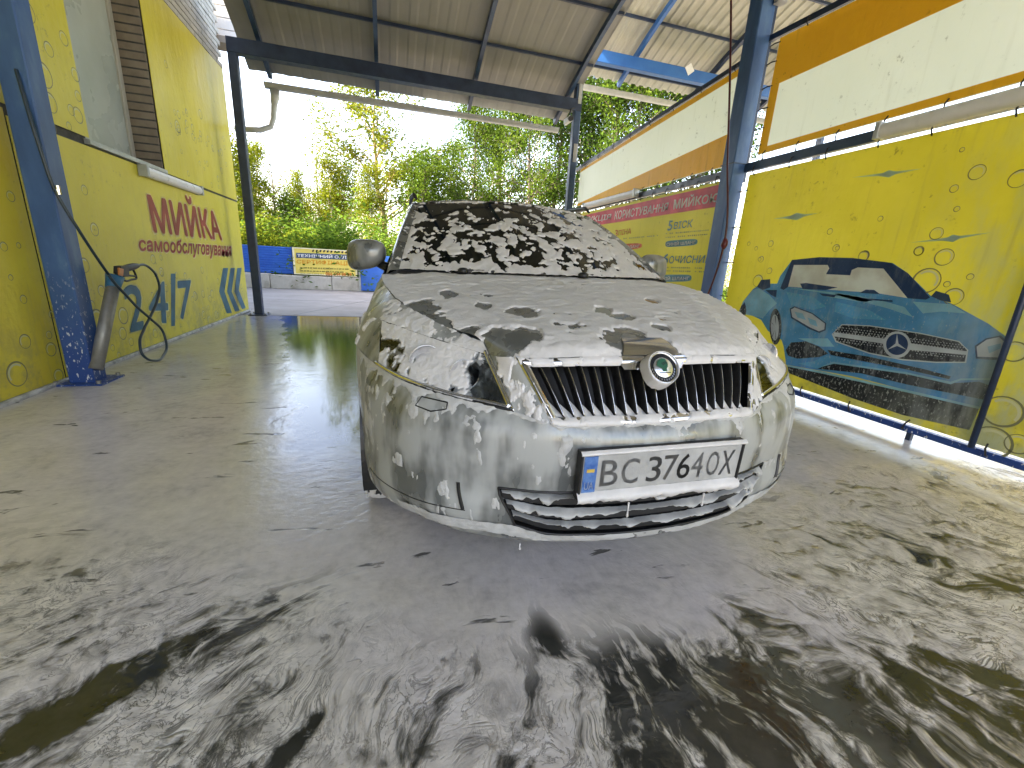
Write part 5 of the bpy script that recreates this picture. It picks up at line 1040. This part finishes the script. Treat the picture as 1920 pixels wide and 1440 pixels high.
# hanging hose on the right
rh = empty('hose', (3.1, 3.8, 2), 'thin dark red hose hanging in front of the near right post', 'hose')
mb = MB(); P0 = [onx(1371, -40, 3.02), onx(1370, 80, 3.05), onx(1364, 300, 3.1), onx(1358, 455, 3.12), onx(1343, 510, 3.13), onx(1318, 575, 3.10), onx(1300, 620, 3.0)]
mb.tube(smooth_pts(P0, 60), .0095, 8); part(mb, 'tube', mat('red_hose', (.06, .006, .008), .4), rh, smooth=True)
mb = MB(); c = onx(1358, 457, 3.12); mb.tube([c + np.array([0, 0, -.05]), c + np.array([0, 0, -.02]), c + np.array([.005, 0, .02]), c + np.array([0, 0, .05])], [.012, .03, .028, .012], 10); part(mb, 'knob', mat('dark_red_plastic', (.10, .008, .012), .4), rh, smooth=True)

# ---- beyond the bay: low concrete wall, blue fence, hoarding
conc = noisy('old_concrete', (.34, .32, .27), (.50, .48, .43), 2.2, .85, c3=(.40, .38, .33), bump=.5, dist=.01)
FY = 14.44
cwall = empty('concrete_wall', (0, FY, 0), 'low weathered wall of concrete blocks under the blue fence', 'wall')
for a, b in ((-9.0, -7.1), (-7.08, -5.2), (-5.18, -3.3), (-3.28, -1.60), (-1.58, -.72)):
    mb = MB(); mb.bbox(a, b, FY, FY + .25, -.02, .40 + rnd.uniform(-.012, .012), .02); part(mb, 'block', conc, cwall)
fence_b = noisy('fence_blue', (.012, .12, .52), (.02, .16, .58), 3, .4, bump=.05)
fen = empty('fence', (-3, FY + .1, .4), 'bright blue fence of ribbed sheet on the low wall', 'fence')
def ribbed(x0, x1, z0, z1, name, root, vertical=False):
    mb = MB(); prof = []; n = 11; h = (z1 - z0) / n
    for i in range(n): z = z0 + i * h; prof += [(z, 0), (z + h * .45, 0), (z + h * .55, .022), (z + h * .95, .022)]
    prof.append((z1, 0)); mb.grid(np.array([[(x, FY + .09 - d, z) for z, d in prof] for x in (x0, x1)])); mb.grid(np.array([[(x, FY + .10 - d, z) for z, d in prof] for x in (x1, x0)])); part(mb, name, fence_b, root)
for a, b in ((-9, -7), (-6.99, -5.0), (-4.99, -3.62), (-3.60, -2.66)): ribbed(a, b, .43, 1.19, 'sheet_panel', fen)
for x in (-7, -5, -3.61, -2.66, -.83): mb = MB(); mb.bbox(x - .03, x + .03, FY + .12, FY + .18, .38, 1.22, .004); part(mb, 'fence_post', M['navy'], fen)
gp = empty('gate_panel', (-.4, FY, 0), 'plain bright blue sheet panel right of the hoarding', 'panel')
for a, b in ((-.74, .25), (.27, 1.3), (1.32, 2.4)): mb = MB(); mb.bbox(a, b, FY - .02, FY + .02, .02, 1.10, .006); part(mb, 'sheet_panel', fence_b, gp)
mb = MB(); mb.bbox(-.80, -.75, FY - .03, FY + .03, .0, 1.14, .004); part(mb, 'post', M['galv'], gp)
hb = empty('hoarding', (-1.75, FY, .45), 'yellow hoarding with dark blue and orange lettering on the far fence', 'hoarding')
hy = mat('hoarding_yellow', (.78, .62, .14), .5)
mb = MB(); mb.bbox(-2.63, -.84, FY + .02, FY + .05, .43, 1.20, .004); part(mb, 'board', hy, hb)
mb = MB()
for a, b, c, d in ((-2.63, -.84, 1.17, 1.20), (-2.63, -.84, .43, .455), (-2.63, -2.58, .455, 1.17), (-.89, -.84, .455, 1.17)): mb.box(a, b, FY + .008, FY + .018, c, d)
part(mb, 'border', mat('hoarding_cream', (.8, .75, .5), .5), hb)
zf = lambda x, y: ony(540 + x / 9.6, 455 + y / 9.6, FY + .012)
mb = MB(); mb.add([zf(x, y) for x, y in ((145, 180), (1230, 220), (1230, 315), (148, 272))], [(0, 1, 2, 3)]); part(mb, 'band_print', mat('hoarding_navy', (.05, .09, .16), .5), hb)
mb = MB(); text_quad(mb, 'ТЕХНІЧНИЙ ОГЛЯД', *[zf(*p) for p in ((165, 188), (1200, 228), (165, 268), (1195, 308))], off=.04, push=(0, -.004, 0)); part(mb, 'lettering', M['white_pl'], hb)
mb = MB(); text_quad(mb, 'СЕРТИФІКАЦІЯ', *[zf(*p) for p in ((155, 300), (1160, 335), (155, 388), (1155, 422))], off=.02, push=(0, -.004, 0)); part(mb, 'lettering', mat('hoarding_orange', (.70, .30, .02), .5), hb)
mb = MB(); text_quad(mb, '066 544 88 89', *[zf(*p) for p in ((680, 532), (1145, 548), (680, 590), (1142, 604))], off=.04, push=(0, -.004, 0)); part(mb, 'lettering', mat('hoarding_red', (.55, .10, .01), .5), hb)
mb = MB()
for y0, xe in ((440, 1100), (495, 1000), (548, 640)):
    x = 215
    while x < xe:
        w_ = rnd.uniform(25, 80); s = (x - 215) * .034; mb.add([zf(px, py + s) for px, py in ((x, y0), (min(x + w_, xe), y0), (min(x + w_, xe), y0 + 20), (x, y0 + 20))], [(0, 1, 2, 3)]); x += w_ + 14
o_ = part(mb, 'small_print', mat('hoarding_grey', (.25, .22, .05), .5), hb); o_['kind'] = 'stuff'
mb = MB()
for i in range(12): x = 430 + i * 66; s = (x - 430) * .045; mb.add([zf(x, 165 + s), zf(x + 14, 125 + s), zf(x + 44, 125 + s), zf(x + 30, 165 + s)], [(0, 1, 2, 3)])
part(mb, 'stripe_print', M['black'], hb)
# ---- trees beyond the fence
def leaf_mat(name, c1, c2, c3):
    m = bpy.data.materials.new(name); m.use_nodes = True; t = NT(m); p = t.pos()
    c = t.ramp(t.noise(p, 1.7, 4), [(.35, c1), (.52, c2), (.68, c3)])
    d = t.n('ShaderNodeBsdfDiffuse'); r = t.n('ShaderNodeBsdfTranslucent'); t.l(c, d.inputs[0]); t.l(t.mix(.5, c, (.9, .95, .3), 'MULTIPLY'), r.inputs[0]); t.l(c, r.inputs[0])
    x = t.n('ShaderNodeMixShader'); x.inputs[0].default_value = .35; t.l(d.outputs[0], x.inputs[1]); t.l(r.outputs[0], x.inputs[2]); t.l(x.outputs[0], t.out.inputs[0]); return m
LY = leaf_mat('leaf_yellow_green', (.075, .11, .010), (.115, .15, .014), (.17, .18, .02))
LG = leaf_mat('leaf_green', (.032, .07, .010), (.05, .095, .013), (.08, .125, .018))
LD = leaf_mat('leaf_deep_green', (.025, .06, .012), (.04, .085, .015), (.06, .11, .02))
LO = leaf_mat('leaf_olive', (.075, .11, .012), (.11, .145, .016), (.15, .165, .02))
bark_p = noisy('birch_bark', (.45, .43, .38), (.62, .60, .55), 4, .8, c3=(.2, .19, .17)); bark_d = noisy('dark_bark', (.05, .045, .035), (.10, .09, .07), 6, .9, bump=.4); bark_o = noisy('ochre_bark', (.22, .17, .08), (.32, .25, .12), 6, .9)
def leaves_at(C, spread, n, size, rg):
    P = C[rg.integers(0, len(C), n)] + rg.normal(size=(n, 3)) * spread
    a = rg.normal(size=(n, 3)); a /= np.linalg.norm(a, axis=1)[:, None]; b = np.cross(a, rg.normal(size=(n, 3))); b /= np.linalg.norm(b, axis=1)[:, None]
    s = size * rg.uniform(.6, 1.3, (n, 1)); V = np.stack([P - a * s, P + b * s * .45, P + a * s, P - b * s * .45], 1).reshape(-1, 3)
    return V, np.arange(4 * n).reshape(-1, 4)
def tree_proto(seed, h, base, rad, nl, leaf, lm, bm, tr=.11, limbs=26, spread=.28, upright=.7, bare=0.):
    rg = np.random.default_rng(seed); mb = MB(); k = 9; z = lin(0, h * .97, k)
    path = np.stack([np.cumsum(rg.normal(0, .07, k)) * h / 10, np.cumsum(rg.normal(0, .07, k)) * h / 10, z], -1); path[0, :2] = 0
    mb.tube(path, np.linspace(tr, .015, k), 8); tips = []
    for i in range(limbs):
        f = rg.uniform(base, .97); o = np.array([np.interp(f * h * .97, z, path[:, j]) for j in range(3)]); an = i * 2.4 + rg.uniform(-.4, .4)
        L = rad * (1.05 - .75 * ((f - base) / (1 - base + 1e-6)) ** 1.3) * rg.uniform(.65, 1.15); d = np.array([math.cos(an), math.sin(an), upright * rg.uniform(.5, 1.5)])
        q = [o + d * L * t + np.array([0, 0, -.12 * L * t * t]) + rg.normal(0, .03 * L, 3) * (t > 0) for t in (0, .3, .6, 1.)]
        r0 = max(.008, tr * .38 * (1 - f) + .012); mb.tube(q, [r0, r0 * .7, r0 * .45, r0 * .2], 5, cap=False)
        if rg.uniform() < bare: continue
        tips += [q[1] * (1 - s) + q[3] * s for s in lin(.15, 1.05, 5)]
        for j in range(3):
            s = rg.uniform(.3, .95); o2 = q[0] + (q[3] - q[0]) * s; d2 = rg.normal(size=3) * .8 + d; d2 /= np.linalg.norm(d2); e = o2 + d2 * L * .42
            mb.tube([o2, (o2 + e) / 2 + rg.normal(0, .03, 3), e], [r0 * .4, r0 * .28, .004], 4, cap=False); tips += [o2 * (1 - t) + e * t for t in (.5, .85, 1.)]
    V, F = leaves_at(np.array(tips), spread, nl, leaf, rg)
    tme = mb.build('trunk', bm, None, True); cr = raw_mesh('crown', V, F, lm, None)
    r = (tme.data, cr.data); bpy.data.objects.remove(tme); bpy.data.objects.remove(cr); return r
PRO = {
 'yellow': tree_proto(1, 8, .16, 1.5, 13000, .065, LY, bark_p, .07, 44),
 'yellow2': tree_proto(2, 8, .10, 1.7, 14000, .065, LY, bark_d, .08, 46),
 'green': tree_proto(3, 8, .12, 1.7, 10500, .068, LG, bark_d, .09, 46),
 'green2': tree_proto(4, 8, .08, 1.9, 10500, .068, LG, bark_p, .07, 50),
 'tall': tree_proto(5, 13, .26, 2.6, 20000, .078, LD, bark_d, .19, 54, .32),
 'tall2': tree_proto(6, 13, .30, 2.4, 16500, .078, LG, bark_d, .15, 54, .32),
 'bare': tree_proto(7, 9, .30, 1.6, 1700, .058, LY, bark_d, .09, 40, .22, .9, .3),
 'fork': tree_proto(8, 11, .28, 2.3, 11000, .075, LO, bark_o, .14, 46, .26, 1.1, .25),
}
PH = {'yellow': 8, 'yellow2': 8, 'green': 8, 'green2': 8, 'tall': 13, 'tall2': 13, 'bare': 9, 'fork': 11}
def tree(kind, u, Y, v_top, label, rot, wide=1., lean=0.):
    x = ony(u, 520, Y)[0]; zt = ony(u, v_top, Y)[2]; s = zt / PH[kind] * 1.10
    r = empty('tree', (x, Y, -.05), label, 'tree', 'trees beyond the fence'); r.rotation_euler = (0, lean, rot); r.scale = (s * wide, s * wide, s)
    obj('trunk', PRO[kind][0], None, r); obj('crown', PRO[kind][1], None, r); return r
for a in (
 ('yellow2', 452, 19.5, 262, 'yellow green tree partly hidden behind the slim far left post', .3, 1.1),
 ('yellow', 492, 21, 292, 'slender yellow green tree just right of the far left post', 1.2, 1.0),
 ('bare', 524, 24, 258, 'thin wispy tree rising above its neighbours left of the sky gap', 2.2, .9),
 ('green', 545, 20, 372, 'low green tree above the ribbed blue fence', 3.0, 1.2),
 ('yellow2', 572, 25, 330, 'yellow green tree at the right edge of the sky gap', 4.1, .9),
 ('bare', 608, 23, 272, 'nearly bare twiggy tree above the hoarding', .8, 1.0),
 ('yellow', 628, 21, 318, 'bright yellow green tree behind the hoarding', 5.0, 1.1),
 ('green2', 655, 24, 330, 'green tree between the twiggy tree and the forked one', 2.6, 1.1),
 ('yellow', 700, 19, 330, 'yellow tree with a pale leaning stem above the car mirror', 1.9, .9),
 ('fork', 742, 22, 178, 'tall forked ochre tree with open crown over the left of the windscreen', .5, 1.5),
 ('green', 790, 19, 300, 'green tree right of the forked ochre tree', 2.9, 1.2),
 ('green2', 835, 23, 285, 'loose green tree behind the car roof', 4.4, 1.1),
 ('tall2', 880, 20, 170, 'tall loose green tree left of the dark trunks', 1.0, .9),
 ('tall', 930, 23, 150, 'tall deep green tree in the middle of the row behind the roof', 2.0, 1.),
 ('tall2', 985, 18, 110, 'tall green tree with a dark trunk left of the pair of trunks', 3.3, .9),
 ('tall', 1030, 19, 90, 'tall deep green tree with a dark trunk by the far right post', 4.6, .85),
 ('tall2', 1075, 22, 60, 'tall tree half hidden by the far right post', 5.4, .9),
 ('tall', 1130, 18, 10, 'tall deep green tree seen through the gap above the white sheet', .2, .9),
 ('tall2', 1165, 17, 0, 'dark trunked tree in the gap under the pale canopy', 1.7, .8),
 ('tall', 1215, 19, -40, 'broad leafy tree at the right of the gap under the pale canopy', 2.8, .9),
 ('tall2', 1275, 21, -60, 'rightmost tree showing between the pale canopy and the white sheet', 3.9, 1.),
): tree(*a)
bush_me = []
BG = leaf_mat('shrub_green', (.045, .095, .012), (.07, .125, .016), (.10, .155, .022)); BY = leaf_mat('shrub_yellow_green', (.08, .12, .012), (.125, .165, .018), (.175, .19, .025)); BD = leaf_mat('shrub_deep_green', (.05, .11, .018), (.075, .15, .022), (.11, .18, .03))
for s_, m in ((21, BG), (22, BY), (23, BD)):
    rg = np.random.default_rng(s_); C = rg.normal(size=(160, 3)) * np.array([.75, .5, .6]) + np.array([0, 0, 1.1]); C[:, 2] = np.abs(C[:, 2]); V, F = leaves_at(C, .22, 9000, .062, rg); o = raw_mesh('foliage', V, F, m, None); bush_me.append(o.data); bpy.data.objects.remove(o)
mb = MB()
for i in range(7): an = i * .9; mb.tube([(0, 0, 0), (math.cos(an) * .25, math.sin(an) * .2, .8), (math.cos(an) * .6, math.sin(an) * .4, 1.7)], [.02, .015, .005], 5)
o = mb.build('stems', bark_d); stem_me = o.data; bpy.data.objects.remove(o)
BL = ['bushy green shrub left of the fence corner', 'yellow green shrub over the left of the ribbed fence', 'dark green shrub above the ribbed fence', 'green shrub at the left edge of the hoarding', 'yellow green shrub over the middle of the hoarding', 'deep green shrub above the right end of the hoarding', 'green shrub behind the car mirror', 'yellow green shrub above the plain blue panel', 'deep green shrub left of the car roof', 'green shrub behind the left half of the car roof', 'yellow green shrub behind the middle of the car roof', 'deep green shrub behind the right half of the car roof', 'green shrub by the far right post', 'yellow green shrub right of the far right post']
for i, u in enumerate((440, 478, 515, 548, 590, 640, 690, 730, 775, 830, 890, 950, 1010, 1070)):
    Y = 16.6 + (i * 7 % 5) * .45; x = ony(u, 520, Y)[0]; r = empty('shrub', (x, Y, -.05), BL[i], 'shrub', 'shrubs behind the fence', rz=i * 1.7); s = 1.15 + .25 * ((i * 3) % 4) / 3; r.scale = (s * 1.1, s, s * (.50 + .10 * (i % 3)))
    obj('foliage', bush_me[i % 3], None, r); obj('stems', stem_me, None, r)
rg = np.random.default_rng(31); n = 60000
Xf = rg.uniform(-34, 60, n); Yf = rg.uniform(29, 40, n); Hf = 5.2 + 1.2 * sstep(-3, 10, Xf) + 1.6 * noise3(np.stack([Xf * .35, Xf * 0, Xf * 0], -1)); Zf = rg.uniform(0, 1, n) ** .9 * Hf
P_ = np.stack([Xf, Yf, Zf], -1); dens = fbm(P_ * .5, 3) > -.16; P_ = P_[dens]; V, F = leaves_at(P_, .25, int(len(P_) * 1.6), .09, rg)
tag(raw_mesh('far_wood', V, F, BY, None), kind='stuff')
mb = MB()
for i in range(90): x = rg.uniform(-30, 55); y = rg.uniform(27, 38); h = rg.uniform(5, 9) + (2.5 if x > 4 else 0); mb.tube([(x, y, 0), (x + rg.normal(0, .2), y, h * .5), (x + rg.normal(0, .5), y, h)], [.09, .06, .015], 5)
tag(mb.build('far_trunks', bark_p), kind='stuff')
rg = np.random.default_rng(5); n = 16000; P_ = np.stack([rg.uniform(-14, 30, n), 14.8 + rg.uniform(0, 1, n) ** 1.4 * 10, np.abs(rg.normal(0, .28, n))], -1); V, F = leaves_at(P_, .05, n, .10, rg)
tag(raw_mesh('undergrowth', V, F, BG, None), kind='stuff')
print('objects', len(bpy.data.objects))
